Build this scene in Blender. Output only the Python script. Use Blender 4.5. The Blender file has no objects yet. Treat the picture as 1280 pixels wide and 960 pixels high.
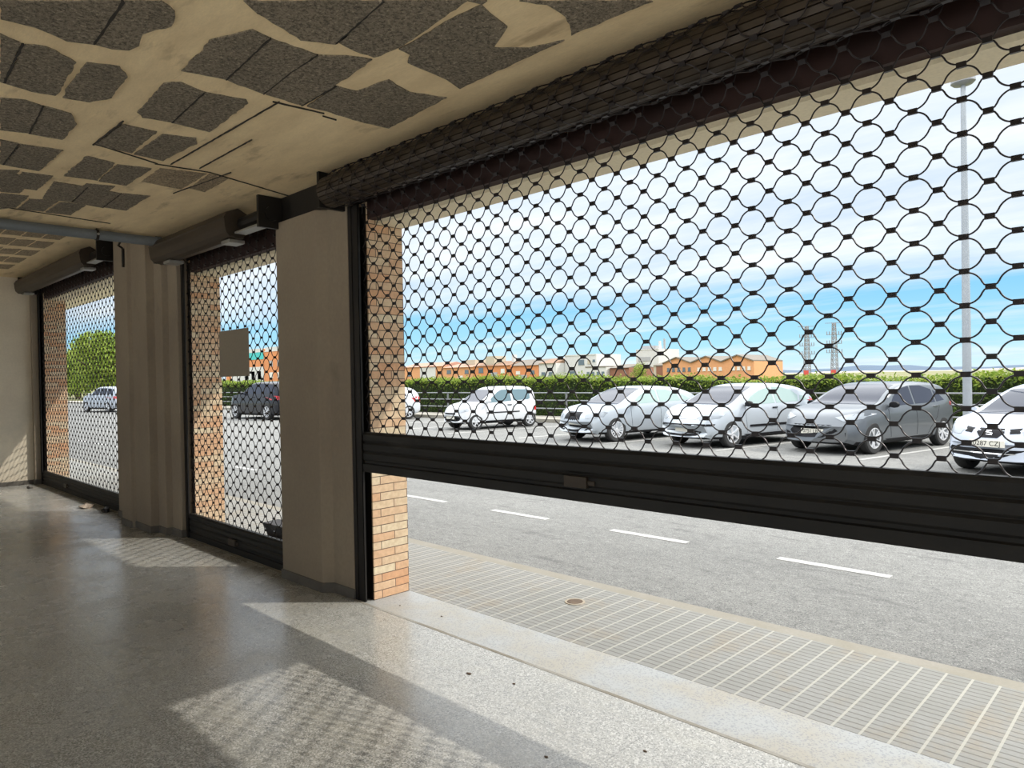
import bpy, bmesh, math, random
from mathutils import Vector, Matrix
from mathutils.bvhtree import BVHTree
PI = math.pi
random.seed(7)
S = bpy.context.scene
COL = S.collection

# ------------------------------------------------------------------ helpers
def link(o):
    COL.objects.link(o); return o

def tag(o, label=None, cat=None, group=None, kind=None):
    if label: o['label'] = label
    if cat: o['category'] = cat
    if group: o['group'] = group
    if kind: o['kind'] = kind
    return o

def empty(name, loc=(0, 0, 0), rz=0.0):
    o = bpy.data.objects.new(name, None); link(o)
    o.location = loc; o.rotation_euler = (0, 0, rz); o.empty_display_size = 0.1
    return o

class MB:
    """collects shapes into one mesh"""
    def __init__(s): s.v = []; s.f = []; s.m = []
    def add(s, vs, fs, mi=0):
        b = len(s.v); s.v += [tuple(p) for p in vs]
        for f in fs: s.f.append(tuple(b + i for i in f)); s.m.append(mi)
    def box(s, x0, x1, y0, y1, z0, z1, mi=0):
        s.add([(x0, y0, z0), (x1, y0, z0), (x1, y1, z0), (x0, y1, z0), (x0, y0, z1), (x1, y0, z1), (x1, y1, z1), (x0, y1, z1)],
              [(0, 3, 2, 1), (4, 5, 6, 7), (0, 1, 5, 4), (1, 2, 6, 5), (2, 3, 7, 6), (3, 0, 4, 7)], mi)
    def bar(s, a, b, w, h=None, mi=0):
        a = Vector(a); b = Vector(b); d = (b - a).normalized(); h = h or w
        up = Vector((0, 0, 1)) if abs(d.z) < .9 else Vector((0, 1, 0))
        r = d.cross(up).normalized(); u = r.cross(d)
        vs = [p + r * sx * w / 2 + u * sz * h / 2 for p in (a, b) for sx, sz in ((-1, -1), (1, -1), (1, 1), (-1, 1))]
        s.add(vs, [(0, 1, 2, 3), (7, 6, 5, 4), (0, 4, 5, 1), (1, 5, 6, 2), (2, 6, 7, 3), (3, 7, 4, 0)], mi)
    def tube(s, pts, r, n=8, mi=0, caps=True, radii=None):
        pts = [Vector(p) for p in pts]; N = len(pts); vs = []; prev = None
        for i, p in enumerate(pts):
            d = (pts[min(i + 1, N - 1)] - pts[max(i - 1, 0)]).normalized()
            if prev is None:
                up = Vector((0, 0, 1)) if abs(d.z) < .9 else Vector((0, 1, 0))
                a = d.cross(up).normalized()
            else:
                a = (prev - d * prev.dot(d)).normalized()
            prev = a; b = d.cross(a); rr = radii[i] if radii else r
            vs += [p + (a * math.cos(2 * PI * k / n) + b * math.sin(2 * PI * k / n)) * rr for k in range(n)]
        fs = [(i * n + k, i * n + (k + 1) % n, (i + 1) * n + (k + 1) % n, (i + 1) * n + k) for i in range(N - 1) for k in range(n)]
        if caps: fs += [tuple(range(n - 1, -1, -1)), tuple((N - 1) * n + k for k in range(n))]
        s.add(vs, fs, mi)
    def lathe(s, prof, n=24, axis='y', c=(0, 0, 0), mi=0):
        """prof: (radius, along) pairs, revolved about axis through c"""
        vs = []; c = Vector(c)
        for r, t in prof:
            for k in range(n):
                a = 2 * PI * k / n; u, w = r * math.cos(a), r * math.sin(a)
                vs.append(c + Vector({'y': (u, t, w), 'x': (t, u, w), 'z': (u, w, t)}[axis]))
        m = len(prof)
        s.add(vs, [(i * n + k, i * n + (k + 1) % n, (i + 1) * n + (k + 1) % n, (i + 1) * n + k) for i in range(m - 1) for k in range(n)], mi)
    def extrude_x(s, prof, x0, x1, mi=0):
        n = len(prof)
        s.add([(x0, y, z) for y, z in prof] + [(x1, y, z) for y, z in prof],
              [(k, (k + 1) % n, n + (k + 1) % n, n + k) for k in range(n)] + [tuple(range(n - 1, -1, -1)), tuple(range(n, 2 * n))], mi)
    def build(s, name, mats, parent=None, smooth=None, bevel=0, fixn=True):
        me = bpy.data.meshes.new(name); me.from_pydata(s.v, [], s.f)
        if not isinstance(mats, (list, tuple)): mats = [mats]
        for m in mats: me.materials.append(m)
        if len(mats) > 1: me.polygons.foreach_set('material_index', s.m)
        if fixn:
            bm = bmesh.new(); bm.from_mesh(me); bmesh.ops.recalc_face_normals(bm, faces=bm.faces)
            if bevel: bmesh.ops.bevel(bm, geom=list(bm.edges), offset=bevel, segments=2, affect='EDGES', profile=.5)
            bm.to_mesh(me); bm.free()
        if smooth is not None:
            me.polygons.foreach_set('use_smooth', [True] * len(me.polygons))
            me.set_sharp_from_angle(angle=math.radians(smooth))
        me.update()
        o = bpy.data.objects.new(name, me); link(o)
        if parent: o.parent = parent
        return o

# ------------------------------------------------------------------ materials
def mat(name, col=(.5, .5, .5), rough=.6, metal=0, spec=.5, coat=0):
    m = bpy.data.materials.new(name); m.use_nodes = True
    b = m.node_tree.nodes['Principled BSDF']
    b.inputs['Base Color'].default_value = (*col, 1); b.inputs['Roughness'].default_value = rough
    b.inputs['Metallic'].default_value = metal; b.inputs['Specular IOR Level'].default_value = spec
    b.inputs['Coat Weight'].default_value = coat; b.inputs['Coat Roughness'].default_value = .05
    return m

class NG:
    def __init__(s, m): s.t = m.node_tree; s.n = s.t.nodes; s.l = s.t.links; s.b = s.n['Principled BSDF']
    def node(s, k, **kw):
        n = s.n.new(k)
        for a, b in kw.items():
            if a in n.inputs.keys() if hasattr(n, 'inputs') else False: n.inputs[a].default_value = b
            else: setattr(n, a, b)
        return n
    def coord(s): return s.n.new('ShaderNodeTexCoord').outputs['Object']
    def mapped(s, scale=(1, 1, 1), loc=(0, 0, 0)):
        mp = s.n.new('ShaderNodeMapping'); mp.inputs['Scale'].default_value = scale; mp.inputs['Location'].default_value = loc
        s.l.new(s.coord(), mp.inputs[0]); return mp.outputs[0]
    def noise(s, scale, detail=4, rough=.55, vec=None):
        n = s.n.new('ShaderNodeTexNoise'); n.inputs['Scale'].default_value = scale; n.inputs['Detail'].default_value = detail
        n.inputs['Roughness'].default_value = rough; s.l.new(vec or s.coord(), n.inputs['Vector']); return n.outputs['Fac']
    def voro(s, scale, vec=None, out='Color'):
        n = s.n.new('ShaderNodeTexVoronoi'); n.inputs['Scale'].default_value = scale; s.l.new(vec or s.coord(), n.inputs['Vector']); return n.outputs[out]
    def ramp(s, fac, stops, interp='LINEAR'):
        n = s.n.new('ShaderNodeValToRGB'); n.color_ramp.interpolation = interp; e = n.color_ramp.elements
        while len(e) < len(stops): e.new(.5)
        for i, (p, c) in enumerate(stops):
            e[i].position = p; e[i].color = (*c, 1) if isinstance(c, (tuple, list)) else (c, c, c, 1)
        s.l.new(fac, n.inputs[0]); return n.outputs[0]
    def mix(s, fac, a, b, mode='MIX'):
        n = s.n.new('ShaderNodeMix'); n.data_type = 'RGBA'; n.blend_type = mode
        for sock, v in ((n.inputs[0], fac), (n.inputs[6], a), (n.inputs[7], b)):
            if hasattr(v, 'is_linked'): s.l.new(v, sock)
            else: sock.default_value = v if isinstance(v, (int, float)) else (*v, 1)
        return n.outputs[2]
    def math(s, op, a, b=0.0, c=0.0):
        n = s.n.new('ShaderNodeMath'); n.operation = op
        for k, v in enumerate((a, b, c)):
            if hasattr(v, 'is_linked'): s.l.new(v, n.inputs[k])
            else: n.inputs[k].default_value = v
        return n.outputs[0]
    def sep(s, vec=None):
        n = s.n.new('ShaderNodeSeparateXYZ'); s.l.new(vec or s.coord(), n.inputs[0]); return n.outputs
    def comb(s, x, y, z=0.0):
        n = s.n.new('ShaderNodeCombineXYZ')
        for k, v in enumerate((x, y, z)):
            if hasattr(v, 'is_linked'): s.l.new(v, n.inputs[k])
            else: n.inputs[k].default_value = v
        return n.outputs[0]
    def color(s, v): s.l.new(v, s.b.inputs['Base Color'])
    def rough(s, v): s.l.new(v, s.b.inputs['Roughness'])
    def bump(s, h, strength=.3, dist=.01):
        n = s.n.new('ShaderNodeBump'); n.inputs['Strength'].default_value = strength; n.inputs['Distance'].default_value = dist
        s.l.new(h, n.inputs['Height']); s.l.new(n.outputs[0], s.b.inputs['Normal'])

def mottled(name, c0, c1, scale=3, rough=.8, fine=60, bump=.2, metal=0, stretch=(1, 1, 1), c2=None, spec=.4):
    m = mat(name, c0, rough, metal, spec); g = NG(m); v = g.mapped(stretch)
    a = g.noise(scale, 6, .6, v); col = g.mix(g.ramp(a, [(.35, 0.), (.68, 1.)]), c0, c1)
    f = g.noise(fine, 3, .6, v)
    col = g.mix(g.ramp(f, [(.3, .25), (.7, 0.)]), col, tuple(x * .55 for x in c0))
    if c2: col = g.mix(g.ramp(g.noise(scale * .6, 5, .65, g.mapped(stretch, (5, 3, 1))), [(.58, 0.), (.7, .8)]), col, c2)
    g.color(col); g.bump(f, bump, .004); return m

M = {}
# floor: worn grey terrazzo
m = mat('terrazzo_floor', rough=.3, spec=.5); g = NG(m)
sp = g.voro(165, out='Color'); spv = g.sep(sp)[0]
base = g.mix(g.ramp(g.noise(.8, 5, .6), [(.35, 0.), (.65, 1.)]), (.32, .315, .285), (.385, .378, .345))
base = g.mix(g.ramp(spv, [(.0, .7), (.24, .45), (.30, 0.)]), base, (.12, .12, .115))
base = g.mix(g.ramp(spv, [(.74, 0.), (.80, .55), (1., .85)]), base, (.60, .59, .56))
st = g.ramp(g.noise(1.6, 6, .7, g.mapped((1, 2.2, 1), (3, 1, 0))), [(.5, 0.), (.72, .45)])
base = g.mix(st, base, (.42, .40, .33))
xy = g.sep(); fx = g.math('FRACT', g.math('DIVIDE', xy[0], .60)); fy = g.math('FRACT', g.math('DIVIDE', xy[1], .60))
base = g.mix(g.ramp(g.noise(7, 6, .75, g.mapped((1, 1.4, 1), (2, 9, 0))), [(.56, 0.), (.70, .5)]), base, (.20, .195, .18))
ln = g.math('MAXIMUM', g.math('LESS_THAN', fx, .008), g.math('LESS_THAN', fy, .008))
base = g.mix(g.math('MULTIPLY', ln, .35), base, (.12, .11, .10))
g.color(base); g.rough(g.ramp(g.noise(2.2, 5, .7), [(.3, .16), (.7, .36)])); g.bump(g.noise(9, 3), .05, .004)
M['floor'] = m
# threshold: pale granite-like slab
m = mat('threshold_terrazzo', rough=.5); g = NG(m)
spv = g.sep(g.voro(140))[0]
base = g.mix(g.ramp(g.noise(2.5, 5, .6), [(.4, 0.), (.62, 1.)]), (.38, .39, .385), (.37, .345, .29))
base = g.mix(g.ramp(spv, [(0., .6), (.22, .4), (.3, 0.)]), base, (.2, .21, .23))
g.color(base); g.bump(spv, .1, .002); M['threshold'] = m
# pavement tiles
m = mat('pavement_tiles', rough=.75); g = NG(m); xy = g.sep()
fx = g.math('FRACT', g.math('DIVIDE', g.math('ADD', xy[0], 100.0), .118)); fy = g.math('FRACT', g.math('DIVIDE', xy[1], .0475))
n1 = g.noise(1.1, 5, .65)
base = g.mix(g.ramp(n1, [(.35, 0.), (.6, 1.)]), (.235, .235, .215), (.28, .28, .265))
base = g.mix(g.ramp(g.noise(2.3, 6, .7, g.mapped((1, 1, 1), (7, 2, 0))), [(.52, 0.), (.66, .7)]), base, (.28, .24, .18))
base = g.mix(g.ramp(g.noise(80, 2), [(.35, .3), (.6, 0.)]), base, (.2, .19, .17))
base = g.mix(g.math('MULTIPLY', g.math('LESS_THAN', fy, .2), .75), base, (.11, .105, .09))
base = g.mix(g.math('MULTIPLY', g.math('LESS_THAN', fx, .10), .75), base, (.43, .415, .36))
g.color(base); g.bump(g.math('MULTIPLY', g.math('GREATER_THAN', fy, .2), 1.0), .3, .003); M['paving'] = m
# asphalt
m = mat('asphalt', rough=.85); g = NG(m)
base = g.mix(g.ramp(g.noise(.45, 6, .65, g.mapped((.5, 1.2, 1))), [(.35, 0.), (.65, 1.)]), (.155, .155, .146), (.215, .214, .20))
base = g.mix(g.ramp(g.noise(14, 6, .75), [(.36, .55), (.52, 0.)]), base, (.085, .085, .08))
base = g.mix(g.ramp(g.noise(22, 6, .8, g.mapped((.5, 1, 1), (9, 1, 0))), [(.52, 0.), (.66, .5)]), base, (.34, .34, .32))
base = g.mix(g.ramp(g.noise(60, 4, .8), [(.40, .8), (.5, 0.)]), base, (.05, .05, .05))
base = g.mix(g.ramp(g.noise(90, 2, .7, g.mapped((1, 1, 1), (4, 4, 4))), [(.58, 0.), (.7, .55)]), base, (.62, .6, .56))
base = g.mix(g.ramp(g.noise(3.2, 5, .75, g.mapped((.35, 1.6, 1), (2, 5, 0))), [(.58, 0.), (.66, .55)]), base, (.075, .072, .07))
g.color(base); g.bump(g.noise(100, 2), .35, .006); M['asphalt'] = m
M['lane_paint'] = mottled('road_paint', (.48, .475, .45), (.38, .375, .355), 8, .6, 90)
M['kerb'] = mottled('kerb_stone', (.27, .25, .20), (.31, .29, .25), 3, .8, 70)
M['far_pave'] = mottled('far_pavement', (.40, .37, .31), (.45, .42, .37), 1.2, .8, 50)
M['yard'] = mottled('pale_bounce_ground', (.80, .78, .74), (.74, .72, .68), .5, .85, 30)  # very pale so the unseen ground reflects sunlight into the room
M['earth'] = mottled('dry_field', (.16, .17, .07), (.26, .23, .12), .05, .9, 2)
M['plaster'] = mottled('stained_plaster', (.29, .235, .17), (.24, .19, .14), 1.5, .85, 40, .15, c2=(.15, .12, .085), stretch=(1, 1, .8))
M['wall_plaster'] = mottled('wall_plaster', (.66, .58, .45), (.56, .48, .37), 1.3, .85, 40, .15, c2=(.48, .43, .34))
M['white_wall'] = mottled('white_wall', (.84, .82, .78), (.80, .78, .74), 1.3, .85, 40, .1)
M['skirting'] = mottled('grimy_skirting', (.14, .125, .105), (.08, .072, .062), 4, .7, 60)
M['soffit'] = mottled('cream_render', (.80, .70, .50), (.84, .75, .55), 2, .85, 60, .1)
M['steel'] = mottled('dark_shutter_steel', (.012, .010, .009), (.020, .016, .013), 3, .5, 80, .1, .3)
M['bar_steel'] = mottled('bottom_bar_steel', (.011, .010, .009), (.019, .017, .015), 2.5, .6, 50, .1, .1, c2=(.04, .035, .03), stretch=(1, 1, 3))
M['wire'] = mat('shutter_wire', (.020, .015, .015), .40, .4)
M['red_lintel'] = mottled('red_oxide_beam', (.035, .013, .010), (.024, .010, .008), 3, .7, 60)
M['slat'] = mottled('brown_slats', (.045, .033, .023), (.065, .048, .034), 2, .45, 60, .1, .3, stretch=(1, 6, 6))
M['galv'] = mottled('galvanised_plate', (.36, .35, .32), (.28, .27, .25), 6, .45, 60, .1, .6)
M['pipe'] = mottled('grey_pipe', (.13, .15, .165), (.17, .185, .20), 3, .45, 60, .05)
M['sign'] = mottled('sheet_back', (.27, .225, .17), (.25, .21, .16), 1.2, .7, 60, .02)
# ceiling
M['ceil_plaster'] = mottled('ceiling_concrete', (.90, .72, .44), (.76, .59, .35), 2.2, .9, 45, .3, stretch=(1, 3.5, 1), c2=(.40, .29, .17))
def porous(name, a, b_):
    m = mat(name, a, .95, 0, .2); g = NG(m)
    n0 = g.noise(3, 5, .6); col = g.mix(g.ramp(n0, [(.35, 0.), (.65, 1.)]), a, b_)
    f1 = g.noise(70, 4, .75); col = g.mix(g.ramp(f1, [(.40, .85), (.54, 0.)]), col, tuple(q * .35 for q in a))
    f2 = g.noise(55, 4, .75, g.mapped((1, 1, 1), (3, 8, 1))); col = g.mix(g.ramp(f2, [(.55, 0.), (.68, .7)]), col, tuple(q * 1.9 for q in b_))
    g.color(col); g.bump(f1, .9, .012); return m
M['ceil_block'] = porous('porous_block', (.235, .20, .15), (.28, .235, .175))
M['crack'] = mat('dark_joint', (.03, .025, .02), .9)
# brick
m = mat('orange_brick', rough=.8); g = NG(m); xy = g.sep()
br = g.n.new('ShaderNodeTexBrick'); g.l.new(g.comb(g.math('ADD', xy[0], xy[1]), xy[2], 0.0), br.inputs['Vector'])
br.inputs['Scale'].default_value = 1.0; br.inputs['Brick Width'].default_value = .24; br.inputs['Row Height'].default_value = .0597
br.inputs['Mortar Size'].default_value = .0030; br.inputs['Mortar Smooth'].default_value = .1; br.inputs['Bias'].default_value = 0
br.inputs['Color1'].default_value = (.68, .37, .20, 1); br.inputs['Color2'].default_value = (.73, .62, .43, 1); br.inputs['Mortar'].default_value = (.09, .06, .045, 1)
col = g.mix(g.ramp(g.noise(30, 3), [(.35, .3), (.65, 0.)]), br.outputs['Color'], (.36, .20, .11))
g.color(col); g.bump(g.math('SUBTRACT', 1.0, br.outputs['Fac']), .5, .004); M['brick'] = m
# cars
def paint(name, c, metal=0.3, rough=.28): return mat(name, c, rough, metal, .4, .35)
M['tyre'] = mat('tyre_rubber', (.02, .02, .02), .8)
M['rim'] = mat('alloy', (.70, .71, .73), .35, .35)
M['rim_dark'] = mat('rim_shadow', (.02, .02, .022), .5, .3)
M['trim'] = mat('black_plastic', (.012, .012, .014), .5, 0, .15)
M['chrome'] = mat('chrome', (.75, .76, .78), .15, 1)
M['glass_car'] = mat('car_glass', (.030, .036, .055), .06, 0, .28, 0)
M['glass_mid'] = mat('car_glass_blue', (.13, .20, .23), .06, 0, .4, 0)
M['glass_pale'] = mat('car_glass_pale', (.33, .43, .41), .06, 0, .4, 0)
M['lamp_clear'] = mat('headlamp_lens', (.34, .37, .40), .1, .2, .4, .3)
M['lamp_red'] = mat('tail_lamp_lens', (.55, .015, .02), .12, 0, .8, 1)
M['plate'] = mat('number_plate', (.72, .70, .62), .4)
M['plate_ink'] = mat('plate_ink', (.03, .03, .03), .5)
M['metal_grey'] = mottled('galvanised_steel', (.26, .27, .28), (.22, .23, .24), 2, .45, 30, .05, .5)
M['pole'] = mottled('pole_steel', (.36, .39, .42), (.42, .45, .48), 1, .5, 30, .05, .3)

# ------------------------------------------------------------------ world, sun, camera
SUN = Vector((.755, .684, .95)).normalized()
w = bpy.data.worlds.new('sky'); S.world = w; w.use_nodes = True
nt = w.node_tree; N = nt.nodes; L = nt.links
class WG(NG):
    def __init__(s): s.t = nt; s.n = N; s.l = L
g = WG(); bg = N['Background']
gen = N.new('ShaderNodeTexCoord').outputs['Generated']
d = g.sep(gen); el = g.math('MAXIMUM', d[2], 0.0)
blue = g.ramp(el, [(0.0, (.68, .86, .95)), (.035, (.42, .76, .94)), (.10, (.27, .62, .92)), (.35, (.17, .40, .80)), (1., (.12, .30, .68))])
# cloud deck seen in perspective: project the direction on a plane overhead
zz = g.math('ADD', el, .10)
cx = g.math('DIVIDE', d[0], zz); cy = g.math('DIVIDE', d[1], zz)
pv = g.comb(g.math('MULTIPLY', cx, .42), cy, 0.0)
n1 = g.noise(.55, 8, .60, pv); n2 = g.noise(1.9, 6, .6, pv)
nn = g.math('ADD', g.math('MULTIPLY', n1, .75), g.math('MULTIPLY', n2, .25))
# density rises with elevation, the band under about 7 degrees stays mostly clear; towards +Y the edge is higher
edge = g.math('ADD', .055, g.math('MULTIPLY', d[1], .065))
band = g.math('SUBTRACT', el, g.math('ADD', edge, g.math('MULTIPLY', g.math('SUBTRACT', n2, .5), .07)))
dens = g.ramp(g.math('ADD', g.math('MULTIPLY', band, 9.0), .5), [(.35, 0.), (.62, .82), (1., 1.)])
cl = g.math('MULTIPLY', g.ramp(nn, [(.30, .45), (.46, .92), (.6, 1.)]), dens)
wisp = g.math('MULTIPLY', g.ramp(g.noise(1.1, 7, .6, g.comb(g.math('MULTIPLY', cx, .25), g.math('MULTIPLY', cy, 1.0), 3.0)), [(.48, 0.), (.66, .65)]), g.ramp(el, [(.0, .25), (.05, 1.)]))
cl = g.math('MAXIMUM', cl, wisp)
low = g.math('MULTIPLY', g.ramp(el, [(.0, .75), (.03, .5), (.055, 0.)]), g.ramp(g.noise(5, 5, .6, g.comb(g.math('MULTIPLY', d[0], 1.0), d[1], g.math('MULTIPLY', d[2], 14.0))), [(.42, 0.), (.6, 1.)]))
cl = g.math('MAXIMUM', cl, low)
shade = g.ramp(g.noise(1.3, 6, .65, g.comb(g.math('MULTIPLY', cx, .5), cy, 8.0)), [(.3, (.60, .72, .86)), (.52, (.80, .87, .95)), (.68, (.97, .98, 1.0))])
skyc = g.mix(cl, blue, shade)
high = g.ramp(el, [(.35, 0.), (.52, 1.)])   # upper sky, out of view, brightened to add ambient light
skyc = g.mix(high, skyc, (2.8, 2.88, 2.95))
L.new(skyc, bg.inputs[0]); bg.inputs[1].default_value = .92
sun = bpy.data.lights.new('sun', 'SUN'); sun.energy = 2.25; sun.angle = math.radians(.7); sun.color = (1, .95, .86)
so = bpy.data.objects.new('sun', sun); link(so); so.rotation_euler = SUN.to_track_quat('Z', 'Y').to_euler()

cam = bpy.data.cameras.new('camera'); cam.lens = 885 / 1280 * 36; cam.sensor_width = 36; cam.clip_end = 20000; cam.clip_start = .02
co = bpy.data.objects.new('camera', cam); link(co); S.camera = co
R = [(0.7138, -0.0079, -0.7003), (0.7001, -0.0194, 0.7138), (-0.0192, -0.9998, -0.0083)]
rx = Vector((R[0][0], R[1][0], R[2][0])); dn = Vector((R[0][1], R[1][1], R[2][1])); fw = Vector((R[0][2], R[1][2], R[2][2]))
rx.normalize(); fw = (fw - rx * fw.dot(rx)).normalized(); up = rx.cross(fw)
mw = Matrix.Identity(4)
for i in range(3): mw[i][0] = rx[i]; mw[i][1] = up[i]; mw[i][2] = -fw[i]; mw[i][3] = (0, 0, 1.6)[i]
co.matrix_world = mw
vs = S.view_settings; vs.view_transform = 'Standard'; vs.look = 'None'; vs.gamma = 1; vs.use_curve_mapping = False; vs.exposure = 0.32
S.cycles.max_bounces = 10; S.cycles.diffuse_bounces = 6; S.cycles.sample_clamp_indirect = 6
S.cycles.use_denoising = True

CEIL = 3.10; CFAR = 3.40; XSTEP = -7.72
XL = -13.9; XR = 5.0; YB = -5.2
# ------------------------------------------------------------------ room
def struct(name, mb, m, label=None, **k):
    o = mb.build(name, m, **k); o['kind'] = 'structure'
    if label: o['label'] = label
    return o
b = MB(); b.box(XL - .3, XR + .3, YB - .3, 2.86, -.2, 0); struct('floor', b, M['floor'], 'worn grey speckled terrazzo floor')
b = MB(); b.box(XL - .3, XR + .3, 2.862, 3.272, -.2, -.002); struct('door_threshold', b, M['threshold'], 'pale speckled threshold strip along the shutters')
b = MB(); b.add([(XL, 2.852, .0012), (XR, 2.852, .0012), (XR, 2.874, .0012), (XL, 2.874, .0012), (XL, 2.850, -.01), (XR, 2.850, -.01), (XR, 2.876, -.01), (XL, 2.876, -.01)], [(0, 1, 2, 3), (4, 7, 6, 5), (0, 4, 5, 1), (1, 5, 6, 2), (2, 6, 7, 3), (3, 7, 4, 0)]); struct('trim_4', b, mottled('rusty_joint', (.20, .17, .12), (.37, .36, .33), 2.2, .8, 40), 'rusty joint line between floor and threshold')
b = MB(); b.box(XL - .3, XL, YB - .3, 3.27, -.2, 4.2); struct('wall_left', b, M['wall_plaster'])
b = MB(); b.box(XL, XR, YB - .25, YB, -.2, .02); b.box(XL, XR, YB - .25, YB, 2.95, CFAR)
for xa, xb in ((XL, -12.6), (-8.6, -7.6), (-3.6, -2.6), (1.4, 2.2)): b.box(xa, xb, YB - .25, YB, .02, 2.95)
struct('wall_back', b, M['white_wall'])
b = MB(); b.box(XR, XR + .25, YB, -4.8, -.2, CEIL); b.box(XR, XR + .25, 2.2, 3.27, -.2, CEIL); b.box(XR, XR + .25, -4.8, 2.2, 2.95, CEIL)
struct('wall_right', b, M['white_wall'])
b = MB(); b.box(XL, XL + .012, YB, 2.8, 0, .07); struct('baseboard_left', b, M['skirting'])

# ceiling: concrete slab with rows of porous blocks showing through worn plaster (outlines in metres)
def c1(x, y): return (x / 3.048, y / 3.048)
CR = R
def on_ceil(px, py, z=CEIL):   # survey helper: turns a sketched point into room metres on the ceiling plane
    dx, dy, dz = px - 640., py - 480., 885.
    r = [CR[i][0] * dx + CR[i][1] * dy + CR[i][2] * dz for i in range(3)]
    t = (z - 1.6) / r[2]; return (r[0] * t, r[1] * t)
def jag(poly, amp=.005, step=.035, rnd=random):
    out = []
    for i, p in enumerate(poly):
        q = poly[(i + 1) % len(poly)]; L_ = math.hypot(q[0] - p[0], q[1] - p[1]); n = max(1, int(L_ / step))
        for k in range(n):
            t = k / n; out.append((p[0] + (q[0] - p[0]) * t + rnd.uniform(-amp, amp), p[1] + (q[1] - p[1]) * t + rnd.uniform(-amp, amp)))
    return out
blocks1 = [
 [(0,0),(470,0),(358,165),(255,152),(130,100),(0,68)], [(472,0),(620,0),(668,40),(655,95),(545,125),(530,170),(490,188),(430,185),(361,167)],
 [(0,125),(82,160),(13,312),(0,305)], [(90,165),(180,175),(290,235),(215,362),(120,345),(20,315)],
 [(335,235),(455,250),(483,290),(425,370),(340,385),(240,370),(260,320)], [(0,370),(100,380),(163,400),(108,505),(0,492)],
 [(168,402),(270,430),(290,470),(240,530),(113,508)], [(0,530),(68,545),(10,625),(0,622)], [(77,548),(240,570),(150,650),(14,626)],
 [(0,645),(135,680),(75,735),(0,728)], [(0,750),(60,760),(40,790),(0,795)], [(625,315),(690,310),(778,348),(654,463),(540,445),(525,425)],
 [(782,350),(940,378),(945,390),(800,500),(659,466)], [(465,470),(600,500),(500,580),(360,550)], [(620,510),(750,525),(748,545),(620,610),(510,585)],
 [(330,592),(440,620),(370,685),(242,668)], [(445,625),(580,640),(480,705),(375,688)], [(205,690),(330,710),(270,768),(160,755)],
 [(335,712),(460,735),(390,790),(275,768)], [(465,735),(570,745),(480,800),(395,788)],
 [(800,150),(960,110),(1028,142),(860,300),(690,265),(760,200)], [(1032,144),(1208,205),(1108,270),(1003,354),(863,302)],
 [(1112,270),(1212,207),(1349,212),(1419,225),(1279,322),(1150,399),(1008,356)], [(930,0),(1459,0),(1281,168),(1150,150),(1035,80),(960,30)]]
blocks2 = [
 [(244,0),(560,0),(300,180),(210,215),(130,190),(66,158)], 
 [(300,185),(500,70),(610,15),(650,50),(715,100),(660,180),(800,180),(930,150),(530,335),(480,300),(330,235),(345,205)],
 [(-50,402),(64,327),(140,345),(260,300),(340,350),(480,370),(262,486),(150,460),(20,420)], [(760,0),(860,12),(920,45),(950,90),(955,130),(1270,0)],
 [(560,0),(640,0),(620,14)]]
pale_blocks = [[(610,640),(790,660),(690,720),(540,690)], [(720,715),(800,660),(870,680),(780,730)]]
cb = MB(); cb.box(XSTEP, XR + .3, YB - .3, 3.27, CEIL, CEIL + .60); cb.box(XL - .3, XSTEP, YB - .3, 3.27, CFAR, CEIL + .60)
def cpoly(pts, drop, mi, j=True, CEIL=CEIL):
    if j: pts = jag(pts)
    area = sum(pts[i][0] * pts[(i + 1) % len(pts)][1] - pts[(i + 1) % len(pts)][0] * pts[i][1] for i in range(len(pts)))
    if area > 0: pts = pts[::-1]
    n = len(pts)
    cb.add([(x, y, CEIL - drop) for x, y in pts] + [(x, y, CEIL + .01) for x, y in pts], [tuple(range(n))] + [((k + 1) % n, k, n + k, n + (k + 1) % n) for k in range(n)], mi)
for p in blocks1: cpoly([on_ceil(*c1(*q)) for q in p], .006, 1)
for p in blocks2: cpoly([on_ceil(400 + q[0] / 3.048, q[1] / 3.048) for q in p], .006, 1)
for p in pale_blocks: cpoly([on_ceil(*c1(*q)) for q in p], .004, 2)
# the same block grid carries on over the rest of the room
def inview(x, y):
    v = Vector((x, y, CEIL - 1.6)); zc = v.dot(fw)
    if zc < .2: return False
    return -700 < 885 * v.dot(rx) / zc < 700 and 885 * v.dot(up) / zc < 540
for ix in range(-16, 14):
    for iy in range(-34, 13):
        x0 = -3.43 + .733 * ix; y0 = .95 + .20 * iy
        xc, yc = x0 + .27, y0 + .10; far = x0 < XSTEP
        if not (XL + .1 < x0 and x0 + .54 < XR and YB < y0 and y0 + .2 < (2.5 if far else 1.95)) or x0 < XSTEP < x0 + .56: continue
        if not far and yc > .5 and xc > -5.5 and inview(xc, yc): continue
        if random.random() < .2: continue
        cpoly([(x0, y0 + .01), (x0 + .52 * random.uniform(.8, 1), y0 + .01), (x0 + .53, y0 + .19), (x0 + .03, y0 + .19)], .005, 2 if far else 1, True, CFAR if far else CEIL)
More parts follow.
